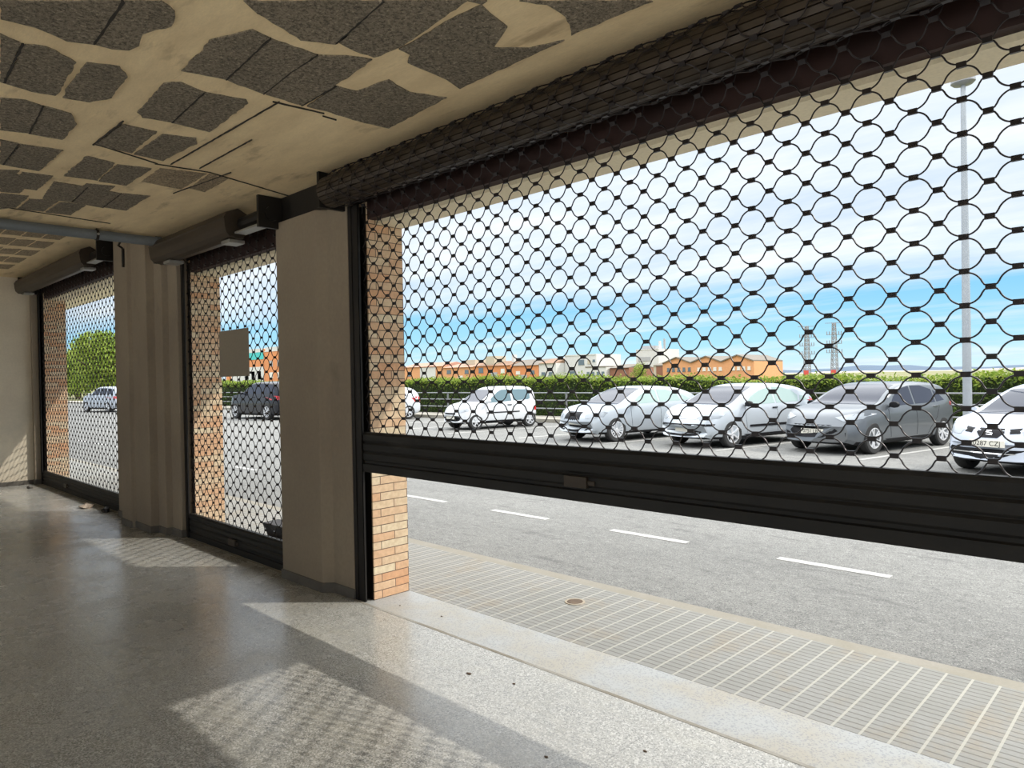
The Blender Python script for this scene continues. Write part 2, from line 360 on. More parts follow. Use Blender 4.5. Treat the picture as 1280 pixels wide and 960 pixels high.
# formwork lines and cracks
for a, c, wd in [((358,165),(470,0),.014), ((15,312),(86,163),.014), ((165,401),(111,506),.012), ((12,625),(72,547),.012), ((656,464),(780,349),.010), ((861,301),(1030,142),.012), ((1005,355),(1110,271),.010), ((1110,271),(1210,206),.009), ((1150,399),(1280,325),.012), ((1461,0),(1281,160),.012), ((275,768),(334,711),.010), ((391,789),(462,735),.010),
 ((650,625),(1065,385),.008), ((660,735),(880,655),.007), ((800,655),(1100,745),.007), ((590,622),(800,655),.008), ((760,640),(960,530),.007),
                 ((1040,385),(1235,430),.010), ((1230,440),(1280,455),.010), ((0,785),(420,850),.008), ((360,545),(600,622),.010),((470,460),(355,550),.012)]:
    p = Vector(on_ceil(*c1(*a))); q = Vector(on_ceil(*c1(*c))); d_ = (q - p).normalized(); nrm = Vector((-d_.y, d_.x)) * wd * .33
    cpoly(jag([tuple(p + nrm), tuple(q + nrm), tuple(q - nrm), tuple(p - nrm)], wd * .22, .03), .0075, 3, False)
me_o = cb.build('ceiling', [M['ceil_plaster'], M['ceil_block'], porous('pale_block', (.36, .28, .19), (.42, .33, .22)), M['crack']], fixn=False)
me_o['kind'] = 'structure'
# upper slab / roof mass and the balcony over the pavement (their shade falls on the floor)
b = MB(); b.box(XL - .3, XR + .3, YB - .3, 3.27, CEIL + .6, 4.2); struct('wall_front_upper', b, M['soffit'])
b = MB(); b.box(-40, -1.0, 3.27, 4.56, 3.40, 3.58); struct('balcony_slab', b, M['soffit'], 'balcony slab over the pavement')

LINT = 2.775
# dark beam and outer cream lintel above each opening
b = MB(); b.box(-8.6, XR, 2.96, 3.03, LINT, CEIL); struct('trim_1', b, M['red_lintel'], 'dark red oxide steel beam over the near shutters')
b = MB(); b.box(XL, -8.6, 2.96, 3.03, 3.06, CFAR); struct('trim_2', b, M['red_lintel'], 'dark red oxide steel beam over the far shutter')
b = MB(); b.box(-8.6, XR, 3.03, 3.27, 2.748, CEIL); b.box(-8.6, XSTEP, 3.03, 3.27, CEIL, CFAR); struct('wall_front_lintel', b, M['soffit'], 'cream rendered lintel over the near shutters')
b = MB(); b.box(XL, -8.6, 3.03, 3.27, 3.04, CFAR); struct('wall_front_far_lintel', b, M['soffit'], 'cream rendered lintel over the far shutter')

# brick piers outside, plaster pillars inside
def pier(x0, x1, label, top=2.9):
    b = MB(); b.box(x0, x1, 2.955, 3.268, -.1, top)
    return struct('brick_pier', b, M['brick'], label)
pier(-5.46, -4.345, 'orange brick pier between the raised shutter and the middle shutter')
pier(-9.62, -7.60, 'orange brick pier left of the middle shutter')
pier(-14.2, -13.70, 'orange brick pier at the far left shutter', 3.15)
pier(.66, 1.8, 'orange brick pier right of the raised shutter')
def pillar(profile, z1, label, name='plaster_pillar'):
    """plan outline extruded up; a grimy skirting at its foot"""
    def wall(pts, z0, z1_, m, nm, parent=None):
        n = len(pts); b = MB()
        b.add([(x, y, z0) for x, y in pts] + [(x, y, z1_) for x, y in pts], [(k, (k + 1) % n, n + (k + 1) % n, n + k) for k in range(n)] + [tuple(range(n))[::-1], tuple(range(n, 2 * n))])
        return b.build(nm, m, parent, bevel=.006)
    o = wall(profile, 0, z1, M['plaster'], name); o['kind'] = 'structure'; o['label'] = label
    cx = sum(p[0] for p in profile) / len(profile)
    sk = [(x + (.008 if x > cx else -.008), y - (.012 if y < 2.9 else 0)) for x, y in profile]
    s = wall(sk, 0, .075, M['skirting'], 'skirting', o)
    return o
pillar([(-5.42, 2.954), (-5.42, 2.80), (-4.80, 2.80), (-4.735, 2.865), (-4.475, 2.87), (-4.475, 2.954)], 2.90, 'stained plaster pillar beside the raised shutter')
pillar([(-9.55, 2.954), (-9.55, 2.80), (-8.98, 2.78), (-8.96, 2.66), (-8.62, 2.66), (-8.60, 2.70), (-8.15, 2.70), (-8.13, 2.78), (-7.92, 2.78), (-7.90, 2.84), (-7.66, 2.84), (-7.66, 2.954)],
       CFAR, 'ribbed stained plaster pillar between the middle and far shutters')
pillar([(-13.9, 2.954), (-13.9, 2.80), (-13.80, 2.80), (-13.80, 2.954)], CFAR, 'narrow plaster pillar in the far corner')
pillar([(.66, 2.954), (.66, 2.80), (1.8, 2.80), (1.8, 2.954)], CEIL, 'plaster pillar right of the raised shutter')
b = MB(); b.box(4.7, XR, 2.80, 3.268, 0, CEIL); struct('wall_front', b, M['wall_plaster'])
b = MB(); b.box(-5.42, -4.50, 2.83, 2.96, 2.90, CEIL); struct('trim_3', b, M['steel'], 'dark steel post above the plaster pillar')

# ------------------------------------------------------------------ roller shutters
P = .157; HZ = .1215
def rod_pts():
    pts = [(0, -.0575), (.011, -.0575)]
    for a in range(-74, -12, 9):
        pts.append((.0565 * math.cos(math.radians(a)), .0565 * math.sin(math.radians(a))))
    pts += [(.0600, -.0085), (.068, -.0052)]
    return pts
ROD = rod_pts()
def period(sign):
    """one full period of a wavy rod, starting at the clip on the left (x=-P/2)"""
    left = [(-P / 2, -.0048)] + [(-x, z) for x, z in ROD[::-1]]
    pts = left + [(x, z) for x, z in ROD[1:]]
    return [(x, z * sign) for x, z in pts]
def curtain(x0, x1, xc, z0, ztop, path, name, parent, rows_extra=0):
    """sinuous rods clipped in pairs: rings and four-pointed stars; path(s) bends the curtain on to its roll"""
    mb = MB(); r = .0033
    k0 = math.floor((x0 - xc) / P); k1 = math.ceil((x1 - xc) / P)
    nrow = int(round((ztop - z0) / HZ)) + rows_extra
    for j in range(nrow):
        zc = z0 + HZ / 2 + j * HZ
        for sg in (1, -1):
            pts = []
            for k in range(k0, k1 + 1):
                for (px, pz) in period(sg):
                    X = xc + k * P + px
                    if x0 <= X <= x1:
                        y, z = path(zc + pz); pts.append((X, y, z))
            n = 5; vs = []
            m_ = len(pts)
            for i, p in enumerate(pts):
                q = Vector(pts[min(i + 1, m_ - 1)]) - Vector(pts[max(i - 1, 0)]); q.normalize()
                a = Vector((0, 1, 0)); a = (a - q * a.dot(q)).normalized(); bb = q.cross(a)
                vs += [Vector(p) + (a * math.cos(2 * PI * t / n) + bb * math.sin(2 * PI * t / n)) * r for t in range(n)]
            mb.add(vs, [(i * n + t, i * n + (t + 1) % n, (i + 1) * n + (t + 1) % n, (i + 1) * n + t) for i in range(m_ - 1) for t in range(n)])
        for k in range(k0, k1 + 1):
            for X, zz_ in ((xc + k * P, zc + HZ / 2), (xc + (k + .5) * P, zc)):
                if not (x0 + .01 < X < x1 - .01): continue
                y, z = path(zz_); y2, z2 = path(zz_ + .01)
                t = Vector((0, y2 - y, z2 - z)).normalized(); nn_ = Vector((1, 0, 0)).cross(t)
                c = Vector((X, y, z)); vv = []
                for sx in (-.0155, .0155):
                    for st, sn in ((-1, -1), (1, -1), (1, 1), (-1, 1)):
                        vv.append(c + Vector((sx, 0, 0)) + t * st * .0098 + nn_ * sn * .0062)
                mb.add(vv, [(0, 1, 2, 3), (7, 6, 5, 4), (0, 4, 5, 1), (1, 5, 6, 2), (2, 6, 7, 3), (3, 7, 4, 0)])
    return mb.build(name, M['wire'], parent, fixn=False, smooth=50)
YS = 2.92
def shutter(label, x0, x1, xc, zbar, lint, coil, lock_x, hbar=.285, CEIL=CEIL):
    t = empty('roller_shutter', ((x0 + x1) / 2, YS, 0)); tag(t, label, 'roller shutter')
    ox = Matrix.Translation((-(x0 + x1) / 2, -YS, 0))
    def fin(o): o.data.transform(ox); return o
    cy, cz, cr = (2.74, lint + .185, .125)
    zs = lint + .02
    def path(s):
        if s < zs: return (YS, s)
        d1 = .15
        if s < zs + d1:
            q = (s - zs) / d1; return (YS - .058 * q, s)
        a = (s - zs - d1) / cr - .02
        return (cy + cr * math.cos(a), cz + cr * math.sin(a))
    top = zs + .15 + (2 * PI * cr * .97 if coil else 0)
    fin(curtain(x0 + .02, x1 - .02, xc, zbar + hbar - .012, top, path, 'ring_mesh', t))
    # bottom bar: corrugated panel with a heavy toe
    y = YS; h = hbar; prof = [(y - .030, zbar), (y + .030, zbar), (y + .030, zbar + .045), (y + .012, zbar + .05), (y + .012, zbar + h - .03), (y + .016, zbar + h), (y - .016, zbar + h)]
    for kk in range(3):
        zt = zbar + h - .006 - kk * (h - .08) / 3; zb_ = zt - (h - .08) / 3 + .004
        prof += [(y - .018, zt), (y - .028, zt - .012), (y - .028, zb_ + .012), (y - .018, zb_)]
    prof += [(y - .018, zbar + .062), (y - .034, zbar + .056)]
    b = MB(); b.extrude_x(prof, x0 + .012, x1 - .012); bar = fin(b.build('bottom_bar', M['bar_steel'], t))
    b = MB(); b.box(lock_x - .075, lock_x + .075, y - .050, y - .026, zbar + .075, zbar + .135); b.box(lock_x + .075, lock_x + .12, y - .040, y - .030, zbar + .09, zbar + .115)
    lk = fin(b.build('lock', M['slat'], bar, bevel=.003))
    b = MB(); b.lathe([(0, y - .052), (.012, y - .052), (.012, y - .04)], 12, 'y', (lock_x, 0, zbar + .105)); fin(b.build('keyhole', M['trim'], lk)) if False else None
    # guide rails: U channels
    for xg, sgn in ((x0, 1), (x1, -1)):
        b = MB(); ztop = lint + .10
        b.box(xg - sgn * .055, xg - sgn * .050, YS - .035, YS + .035, 0, ztop); b.box(xg - sgn * .055, xg + sgn * .022, YS - .038, YS - .034, 0, ztop); b.box(xg - sgn * .055, xg + sgn * .022, YS + .034, YS + .038, 0, ztop)
        b.box(xg - sgn * .092, xg - sgn * .052, YS - .045, YS + .03, 0, ztop)
        b.box(xg + sgn * .018, xg + sgn * .022, YS - .038, YS - .020, 0, ztop)
        fin(b.build('guide_rail', M['steel'], t))
    # roll
    if coil:
        b = MB(); n = 22; prof = []
        for k in range(n):
            a = 2 * PI * k / n; prof += [(cy + (cr - .014) * math.cos(a - .03), cz + (cr - .014) * math.sin(a - .03)), (cy + (cr - .014) * math.cos(a + .20), cz + (cr - .014) * math.sin(a + .20)), (cy + (cr - .026) * math.cos(a + .22), cz + (cr - .026) * math.sin(a + .22))]
        b.extrude_x(prof, x0 - .10, x1 + .1); fin(b.build('roll', M['slat'], t))
    else:
        b = MB(); prof = []
        for a, rr in ((-165, .12), (-140, .135), (-120, .140), (-119, .128), (-95, .130), (-70, .135), (-69, .12), (-40, .12), (0, .12), (40, .12), (90, .125), (140, .13), (165, .13), (170, .12)):
            prof.append((cy - .05 + rr * math.cos(math.radians(a)), cz + rr * math.sin(math.radians(a))))
        b.extrude_x(prof, x0 - .02, x1 - .42); fin(b.build('roll', M['slat'], t))
        b = MB(); b.tube([(x1 - .42, cy, cz), (x1 + .1, cy, cz)], .06, 12); fin(b.build('axle', M['steel'], t))
        for xx in (x0 + .28, x1 - .55):
            b = MB(); b.box(xx - .08, xx + .08, cy - .11, cy + .03, cz - .16, cz - .13); fin(b.build('bracket', M['galv'], t, bevel=.004))
        b = MB(); b.box(x1 - .38, x1 + .02, cy - .10, cy + .0, cz - .10, cz - .085); fin(b.build('support_plate', M['galv'], t))
    # end plates
    for xe in ((x0 - .13, x1 + .14) if coil else (x0 - .06, x1 + .06)):
        b = MB(); b.box(xe - .015, xe + .015, 2.66 if coil else 2.63, 2.95, lint + .07, CEIL - .002); fin(b.build('end_plate', M['steel'], t))
    return t
sh1 = shutter('raised dark ring-mesh roller shutter, the widest, hanging half open', -4.38, .62, -.61, .945, LINT, True, -2.37)
sh2 = shutter('closed ring-mesh roller shutter with a blank sheet hung on it', -7.62, -5.44, -6.5, 0.0, LINT, False, -6.55, .25)
sh3 = shutter('closed ring-mesh roller shutter in the far left corner', -13.75, -9.66, -11.0, 0.0, 3.06, False, -12.3, .22, CFAR)

b = MB(); b.box(-6.695, -6.09, 2.862, 2.870, 1.665, 2.095); sg = b.build('hanging_sheet', M['sign'], bevel=.002); tag(sg, 'blank brown-grey sheet hung on the middle ring-mesh shutter', 'sign')
for xx in (-6.66, -6.12):
    b = MB(); b.tube([(xx, 2.870, 2.08), (xx, 2.878, 2.11), (xx, 2.905, 2.115)], .002, 5); b.build('hook', M['wire'], sg)

# ceiling pipe
px = empty('ceiling_pipe', (-7.53, 2.62, 3.04)); tag(px, 'grey-blue conduit pipe running under the ceiling to the ribbed pillar', 'pipe')
b = MB(); b.tube([(0, .06, 0), (0, -9.5, 0)], .047, 16); b.build('pipe', M['pipe'], px, smooth=40)
b = MB(); b.tube([(0, -.02, 0), (0, .03, 0)], .055, 16); b.build('end_collar', M['pipe'], px, smooth=40)
for yy in (-.55, -3.2, -6.0):
    b = MB(); b.tube([(0, yy - .012, 0), (0, yy + .012, 0)], .053, 16); b.tube([(0, yy, .04), (0, yy, .06)], .006, 6); s_ = b.build('pipe_strap', M['steel'], px)
    b = MB(); b.tube([(.05, yy, 0), (.062, yy, 0)], .012, 8); b.build('bolt', M['galv'], s_)
b = MB(); b.tube([(-8.68, 2.645, 3.14), (-8.68, 2.645, 2.93)], .014, 8); b.tube([(-8.68, 2.645, 3.14), (-8.68, 2.60, 3.17), (-8.6, 2.60, 3.2)], .012, 8)
tag(b.build('cable_stub', M['steel']), 'short dark conduit stub hanging at the head of the ribbed pillar', 'conduit')

# litter on the floor
def scrap(name, x, y, s, m, label, cat, h=.03, group=None, n=7):
    mb = MB(); rs = random.Random(int(x * 1000) + 5); vs = [(0, 0, h)]
    for k in range(n):
        a = 2 * PI * k / n; rr = s * rs.uniform(.6, 1.1); vs.append((rr * math.cos(a), rr * .6 * math.sin(a), rs.uniform(.0, h)))
    for k in range(n):
        a = 2 * PI * k / n; rr = s * .8; vs.append((rr * math.cos(a), rr * .5 * math.sin(a), -.0))
    fs = [(0, 1 + k, 1 + (k + 1) % n) for k in range(n)] + [(1 + (k + 1) % n, 1 + k, 1 + n + k, 1 + n + (k + 1) % n) for k in range(n)]
    mb.add(vs, fs); o = mb.build(name, m); o.location = (x, y, .001); tag(o, label, cat, group); return o
paper = mat('paper', (.42, .34, .27), .9)
leafm = mat('dry_leaf', (.10, .06, .035), .9)
scrap('paper_scrap', -10.55, 2.70, .15, paper, 'crumpled brown paper scrap at the foot of the far shutter', 'litter', .05)
scrap('rubble_lump', -9.98, 2.77, .09, M['steel'], 'dark rubble lump in the corner by the ribbed pillar', 'rubble', .07)
scrap('rubble_lump', -13.3, 2.62, .08, M['skirting'], 'small lump of debris in the far left corner', 'rubble', .05)
for x, y, s in [(-2.87, 2.55, .018), (-2.60, 2.62, .012), (-1.72, 2.52, .013), (-2.0, 2.2, .012), (-1.45, 2.28, .015), (-3.7, 3.05, .012), (-4.1, 3.0, .008)]:
    scrap('dry_leaf', x, y, s, leafm, 'small dark dry leaf lying on the sunlit floor by the raised shutter', 'leaf', .003, 'dry leaves on the floor', 6)

# ------------------------------------------------------------------ street
ZR = -.10
def flat(name, x0, x1, y0, y1, z0, z1, m, label=None):
    b = MB(); b.box(x0, x1, y0, y1, z0, z1); return struct(name, b, m, label)
flat('pavement', -80, 30, 3.272, 4.26, -.25, -.006, M['paving'], 'ribbed tile pavement outside the shutters')
flat('kerb', -80, 30, 4.26, 4.385, -.25, -.008, M['kerb'], 'pale kerb between pavement and road')
flat('road', -160, 60, 4.385, 19.95, -.3, ZR, M['asphalt'], 'grey asphalt road and parking bays')
flat('far_kerb', -160, 60, 19.95, 20.10, -.3, ZR + .13, M['kerb'], 'kerb behind the parked cars')
flat('far_pavement', -160, 60, 20.10, 21.7, -.3, ZR + .125, M['far_pave'], 'pale pavement behind the parked cars')
b = MB(); b.box(-3000, 2500, 21.7, 4000, -.5, ZR + .02); b.box(-3000, XL - .3, -800, 3.2, -.5, ZR); b.box(XR + .3, 2500, -800, 3.2, -.5, ZR)
struct('open_ground', b, M['earth'], 'open ground beyond the hedge')
b = MB(); b.box(XR + .3, 40, -45, 3.2, -.3, -.03); b.box(-45, XR + .3, -45, YB - .3, -.3, -.03); struct('added_bounce_yard', b, M['yard'], 'added unseen pale yard that bounces light indoors')  # added out of view as a reflector that brightens the interior
# lane dashes
for k in range(-12, 3):
    x0 = -1.87 + 1.89 * k
    b = MB(); b.box(x0 - .95, x0, 6.27, 6.37, ZR, ZR + .004); o = b.build('lane_dash', M['lane_paint'])
    tag(o, 'white dash of the broken centre line on the road', 'road marking', 'broken line dashes'); o['kind'] = 'structure'
for k in range(-16, 5):
    b = MB(); xf = -6.7 + 3.05 * k; dx = -.235 * 5.0
    b.add([(xf + dx, 14.4, ZR), (xf + dx + .10, 14.4, ZR), (xf + .10, 19.9, ZR), (xf, 19.9, ZR)] + [(xf + dx, 14.4, ZR + .004), (xf + dx + .10, 14.4, ZR + .004), (xf + .10, 19.9, ZR + .004), (xf, 19.9, ZR + .004)],
          [(0, 3, 2, 1), (4, 5, 6, 7), (0, 1, 5, 4), (1, 2, 6, 5), (2, 3, 7, 6), (3, 0, 4, 7)])
    o = b.build('bay_line', M['lane_paint']); tag(o, 'white painted line between parking bays', 'road marking', 'parking bay lines'); o['kind'] = 'structure'
b = MB(); b.add([(-6.30, 3.06, .30), (-5.5, 3.06, .31), (-5.5, 3.06, -.002), (-6.02, 3.06, -.002), (-6.34, 3.24, .30), (-5.5, 3.24, .31), (-5.5, 3.24, -.002), (-6.10, 3.24, -.002)], [(0, 1, 2, 3), (4, 7, 6, 5), (0, 4, 5, 1), (1, 5, 6, 2), (2, 6, 7, 3), (3, 7, 4, 0)])
tag(b.build('low_dark_solid', mottled('dark_grey_solid', (.06, .058, .062), (.085, .08, .085), 4, .8, 50), bevel=.008), 'low unidentified dark grey shape outside the middle shutter at its lower right corner', 'block')  # plain solid for a dark shape of unknown nature
# small drain cover
dc = empty('drain_cover', (-3.23, 3.89, -.006)); tag(dc, 'small round rusty drain cover set in the pavement', 'drain cover')
b = MB(); b.lathe([(0, .006), (.052, .006), (.055, .003), (.055, -.02)], 24, 'z'); b.build('lid', mottled('rusty_iron', (.10, .065, .04), (.16, .11, .07), 20, .8, 90), dc)
b = MB(); b.lathe([(.057, -.01), (.057, .005), (.072, .005), (.075, -.01)], 24, 'z'); b.build('ring', mottled('cement_ring', (.36, .30, .22), (.42, .37, .3), 20, .9, 90), dc)

# ------------------------------------------------------------------ cars
def spline(pts, n):
    """dense Catmull-Rom through (x, z) points, x rising"""
    out = []
    P_ = [pts[0]] + list(pts) + [pts[-1]]
    for i in range(1, len(P_) - 2):
        p0, p1, p2, p3 = P_[i - 1], P_[i], P_[i + 1], P_[i + 2]
        for k in range(n):
            t = k / n
            def cr(a, b_, c_, d_): return .5 * (2 * b_ + (c_ - a) * t + (2 * a - 5 * b_ + 4 * c_ - d_) * t * t + (3 * b_ - a - 3 * c_ + d_) * t ** 3)
            out.append((cr(p0[0], p1[0], p2[0], p3[0]), cr(p0[1], p1[1], p2[1], p3[1])))
    out.append(pts[-1]); return out
def interp(pts, x):
    if x <= pts[0][0]: return pts[0][1]
    for (a, b_), (c_, d_) in zip(pts, pts[1:]):
        if x <= c_: return b_ + (d_ - b_) * (x - a) / max(c_ - a, 1e-6)
    return pts[-1][1]

def car(name_label, spec, loc, yaw, paint_m):
    L_, W_, H_ = spec['L'], spec['W'] / 2, spec['H']
    root = empty('car', loc, yaw); tag(root, name_label, 'car', None)
    # side profile runs from nose (x = L) to tail (x = 0) but is stored with x measured from the tail
    top = spline([(x * L_, z * H_) for x, z in spec['top']], 5)
    belt = [(x * L_, z * H_) for x, z in spec['belt']]
    zb = [(0, .36), (.06 * L_, .24), (.14 * L_, .19), (.86 * L_, .19), (.94 * L_, .20), (L_, .26)]
    wf = [(0, .84), (.05 * L_, .93), (.15 * L_, .985), (.3 * L_, 1), (.72 * L_, 1), (.87 * L_, .975), (.95 * L_, .91), (L_, .80)]
    xs = sorted(set([round(L_ * (i / 70), 4) for i in range(71)] + [.012, .03, L_ - .012, L_ - .03]))
    tum = spec.get('tumble', .34)
    rings = []
    for x in xs:
        zt = interp(top, x); z0 = interp(zb, x); zbt = min(interp(belt, x), zt - .035); w_ = W_ * interp(wf, x)
        h = zt - zbt; hb = zbt - z0; ga = min(1, h / .35)
        sh = w_ * .955; ti = tum * h
        pts = [(0, z0), (.6 * w_, z0), (.90 * w_, z0 + .01), (.965 * w_, z0 + .07), (.985 * w_, z0 + .22 * hb), (1.0 * w_, z0 + .45 * hb), (1.0 * w_, z0 + .62 * hb), (.985 * w_, z0 + .82 * hb), (.97 * w_, z0 + .93 * hb), (sh, zbt)]
        for t in (.12, .3, .5, .7, .84): pts.append((sh - ti * t, zbt + h * t))
        wr = sh - ti * .84
        pts += [(wr - .035, zbt + h * .92), (wr - .10, zbt + h * .965), (wr * .72, zbt + h * .985), (wr * .4, zt - h * .004), (0, zt)]
        rings.append([(x, y, z) for y, z in pts])
    def bend(p):
        x, y, z = p; u = (y / W_) ** 2
        f = max(0, 1 - (L_ - x) / .75); r = max(0, 1 - x / .6)
        # nose and tail curve in plan; the face also leans with height
        return (x - .30 * u * f * f + .20 * u * r * r, y, z)
    nv = len(rings[0]); V = []; F = []
    for rg in rings:
        row = [bend(p) for p in rg] + [bend((p[0], -p[1], p[2])) for p in rg[-2:0:-1]]
        V += row
    m_ = len(rings[0]) * 2 - 2
    for i in range(len(rings) - 1):
        for k in range(m_): F.append((i * m_ + k, i * m_ + (k + 1) % m_, (i + 1) * m_ + (k + 1) % m_, (i + 1) * m_ + k))
    F.append(tuple(range(m_ - 1, -1, -1))); F.append(tuple((len(rings) - 1) * m_ + k for k in range(m_)))
    cxo = L_ / 2
    V = [(x - cxo, y, z) for x, y, z in V]
    bm = bmesh.new(); vv = [bm.verts.new(p) for p in V]
    for f in F: bm.faces.new([vv[i] for i in f])
    bmesh.ops.recalc_face_normals(bm, faces=bm.faces)
    bvh = BVHTree.FromBMesh(bm)
    me = bpy.data.meshes.new('body'); bm.to_mesh(me); bm.free()
    me.materials.append(paint_m); me.materials.append(M['trim'])
    body = bpy.data.objects.new('body', me); link(body); body.parent = root
    # wheel arches
    rw = spec['rw']; ra = rw + .055
    xf = L_ / 2 - spec['fo']; xr = xf - spec['wb']
    cut = MB()
    for xx in (xf, xr):
        for sy in (-1, 1):
            n = 36
            ys = (sy * (W_ - .26), sy * (W_ + .1))
            vs_ = [(xx + ra * math.cos(2 * PI * k / n), yy, rw + .01 + ra * math.sin(2 * PI * k / n)) for yy in ys for k in range(n)]
            cut.add(vs_, [(k, (k + 1) % n, n + (k + 1) % n, n + k) for k in range(n)] + [tuple(range(n))[::-1], tuple(range(n, 2 * n))])
    co_ = cut.build('cutter', M['trim'])
    md = body.modifiers.new('arch', 'BOOLEAN'); md.operation = 'DIFFERENCE'; md.object = co_; md.solver = 'EXACT'
    dg = bpy.context.evaluated_depsgraph_get(); dg.update()
    nm = bpy.data.meshes.new_from_object(body.evaluated_get(dg)); body.modifiers.clear(); body.data = nm
    bpy.data.objects.remove(co_)
    nm.materials.clear(); nm.materials.append(paint_m); nm.materials.append(M['trim'])
    for p in nm.polygons:
        c = p.center; p.material_index = 0
        for xx in (xf, xr):
            dd = math.hypot(c.x - xx, c.z - rw - .01)
            if dd < ra + .004 and (abs(p.normal.y) < .4 or dd < ra - .03) and (abs(dd - ra) < .02 or abs(abs(c.y) - (W_ - .26)) < .02): p.material_index = 1
        if c.z < .245 and p.normal.z < -.5: p.material_index = 1
    nm.polygons.foreach_set('use_smooth', [True] * len(nm.polygons)); nm.set_sharp_from_angle(angle=math.radians(38))
    # patches laid on the body surface
    def decal(name, poly, ax, m, off=.004, parent=body, step=.09, lab=None, mir=False, thick=.006):
        """poly in the two other axes; ax = ray direction"""
        dirs = {'+y': Vector((0, -1, 0)), '-y': Vector((0, 1, 0)), '+x': Vector((-1, 0, 0)), '-x': Vector((1, 0, 0)), '+z': Vector((0, 0, -1))}
        dv = dirs[ax]; b2 = bmesh.new()
        def mk(u, v):
            if ax[1] == 'y': return Vector((u, 0, v)) - dv * 3
            if ax[1] == 'x': return Vector((0, u, v)) - dv * 6
            return Vector((u, v, 3))
        vs2 = [b2.verts.new(mk(*p)) for p in poly]
        f = b2.faces.new(vs2); bmesh.ops.triangulate(b2, faces=[f])
        for _ in range(5):
            le = [e for e in b2.edges if e.calc_length() > step]
            if not le: break
            bmesh.ops.subdivide_edges(b2, edges=le, cuts=1, use_grid_fill=False); bmesh.ops.triangulate(b2, faces=[q for q in b2.faces if len(q.verts) > 3])
        bad = []; nrm = {}
        for v in b2.verts:
            hit = bvh.ray_cast(v.co, dv)
            if hit[0] is None: bad.append(v)
            else: v.co = hit[0] + hit[1] * off; nrm[v] = hit[1]
        if bad: bmesh.ops.delete(b2, geom=bad, context='VERTS')
        for q in b2.faces:
            q.normal_update()
            if q.normal.dot(-dv) < 0: q.normal_flip()
        be = [e for e in b2.edges if e.is_boundary]
        r_ = bmesh.ops.extrude_edge_only(b2, edges=be)
        for v in [q for q in r_['geom'] if isinstance(q, bmesh.types.BMVert)]: v.co = v.co + dv * (off + thick)
        mm = bpy.data.meshes.new(name); b2.to_mesh(mm); b2.free(); mm.materials.append(m)
        mm.polygons.foreach_set('use_smooth', [True] * len(mm.polygons)); mm.set_sharp_from_angle(angle=math.radians(45))
        o = bpy.data.objects.new(name, mm); link(o); o.parent = parent
        if lab: o['label'] = lab
        return o
    X = lambda fx: fx * L_ - cxo
    Z = lambda fz: fz * H_
    gm = M[spec.get('glass', 'glass_car')]
    for sgn, ax in ((1, '+y'), (-1, '-y')):
        for poly in spec['side_windows']: decal('side_window', [(X(a), Z(c)) for a, c in poly], ax, gm)
        for hx, hz in spec['handles']:
            x_, z_ = X(hx), Z(hz); hit = bvh.ray_cast(Vector((x_, sgn * 3, z_)), Vector((0, -sgn, 0)))[0]
            if hit:
                b2 = MB(); b2.box(x_ - .085, x_ + .085, hit.y - .01 if sgn > 0 else hit.y - .028, hit.y + .028 if sgn > 0 else hit.y + .01, z_ - .012, z_ + .012)
                b2.build('door_handle', spec.get('handle_m', M['trim']), body, bevel=.004)
        for dx_ in spec.get('door_lines', []):
            pts = [(X(a), Z(c)) for a, c in dx_]
            mb = MB(); P3 = []
            for (a, c), (a2, c2) in zip(pts, pts[1:]):
                for k in range(7):
                    t = k / 6; hit = bvh.ray_cast(Vector((a + (a2 - a) * t, sgn * 3, c + (c2 - c) * t)), Vector((0, -sgn, 0)))[0]
                    if hit and (not P3 or (hit - P3[-1]).length > .01): P3.append(hit)
            if len(P3) > 2: mb.tube(P3, .005, 4); mb.build('door_seam', M['trim'], body)
        if 'rub' in spec:
            a0, a1, zz0, hh = spec['rub']; decal('side_moulding', [(X(a0), Z(zz0)), (X(a1), Z(zz0)), (X(a1), Z(zz0) + hh), (X(a0), Z(zz0) + hh)], ax, M['trim'], .012)
        if 'sill' in spec: decal('sill', [(xr + ra + .03, .20), (xf - ra - .03, .20), (xf - ra - .03, .29), (xr + ra + .03, .29)], ax, M['trim'], .006)
        # mirror
        mx, mz = spec['mirror']; x_, z_ = X(mx), Z(mz)
        hit = bvh.ray_cast(Vector((x_, sgn * 3, z_)), Vector((0, -sgn, 0)))[0]
        if hit:
            b2 = MB(); n = 10; prof = [(0, -.055), (.05, -.05), (.078, -.01), (.08, .03), (.07, .055), (0, .06)]
            b2.lathe(prof, 12, 'x', (0, 0, 0)); b2.v = [(x_ + px_, hit.y + sgn * .12 + py_ * 1.35, z_ + .03 + pz_ * .85) for px_, py_, pz_ in b2.v]
            b2.bar((x_ - .01, hit.y - sgn * .03, z_ - .02), (x_, hit.y + sgn * .08, z_ + .01), .05, .03)
            b2.build('wing_mirror', spec.get('mirror_m', paint_m), body, smooth=50)
    ws = spec['windscreen']
    decal('windscreen', [(X(a), c * W_) for a, c in ws] + [(X(a), -c * W_) for a, c in ws[::-1]], '+z', M['glass_car'])
    rwn = spec['rear_window']
    decal('rear_window', [(c * W_, Z(a)) for a, c in rwn] + [(-c * W_, Z(a)) for a, c in rwn[::-1]], '-x' if False else '-x', M['glass_car']) if False else None
    def rear_decal(name, poly, m, **k):
        return decal_dir(name, poly, m, -1, **k)
    def decal_dir(name, poly, m, s, off=.004, lab=None):
        # s=+1: seen from the nose, s=-1: seen from the tail
        return decal(name, poly, '+x' if s > 0 else '-x', m, off, lab=lab)
    decal_dir('rear_window', [(c * W_, Z(a)) for a, c in rwn] + [(-c * W_, Z(a)) for a, c in rwn[::-1]], M['glass_car'], -1)
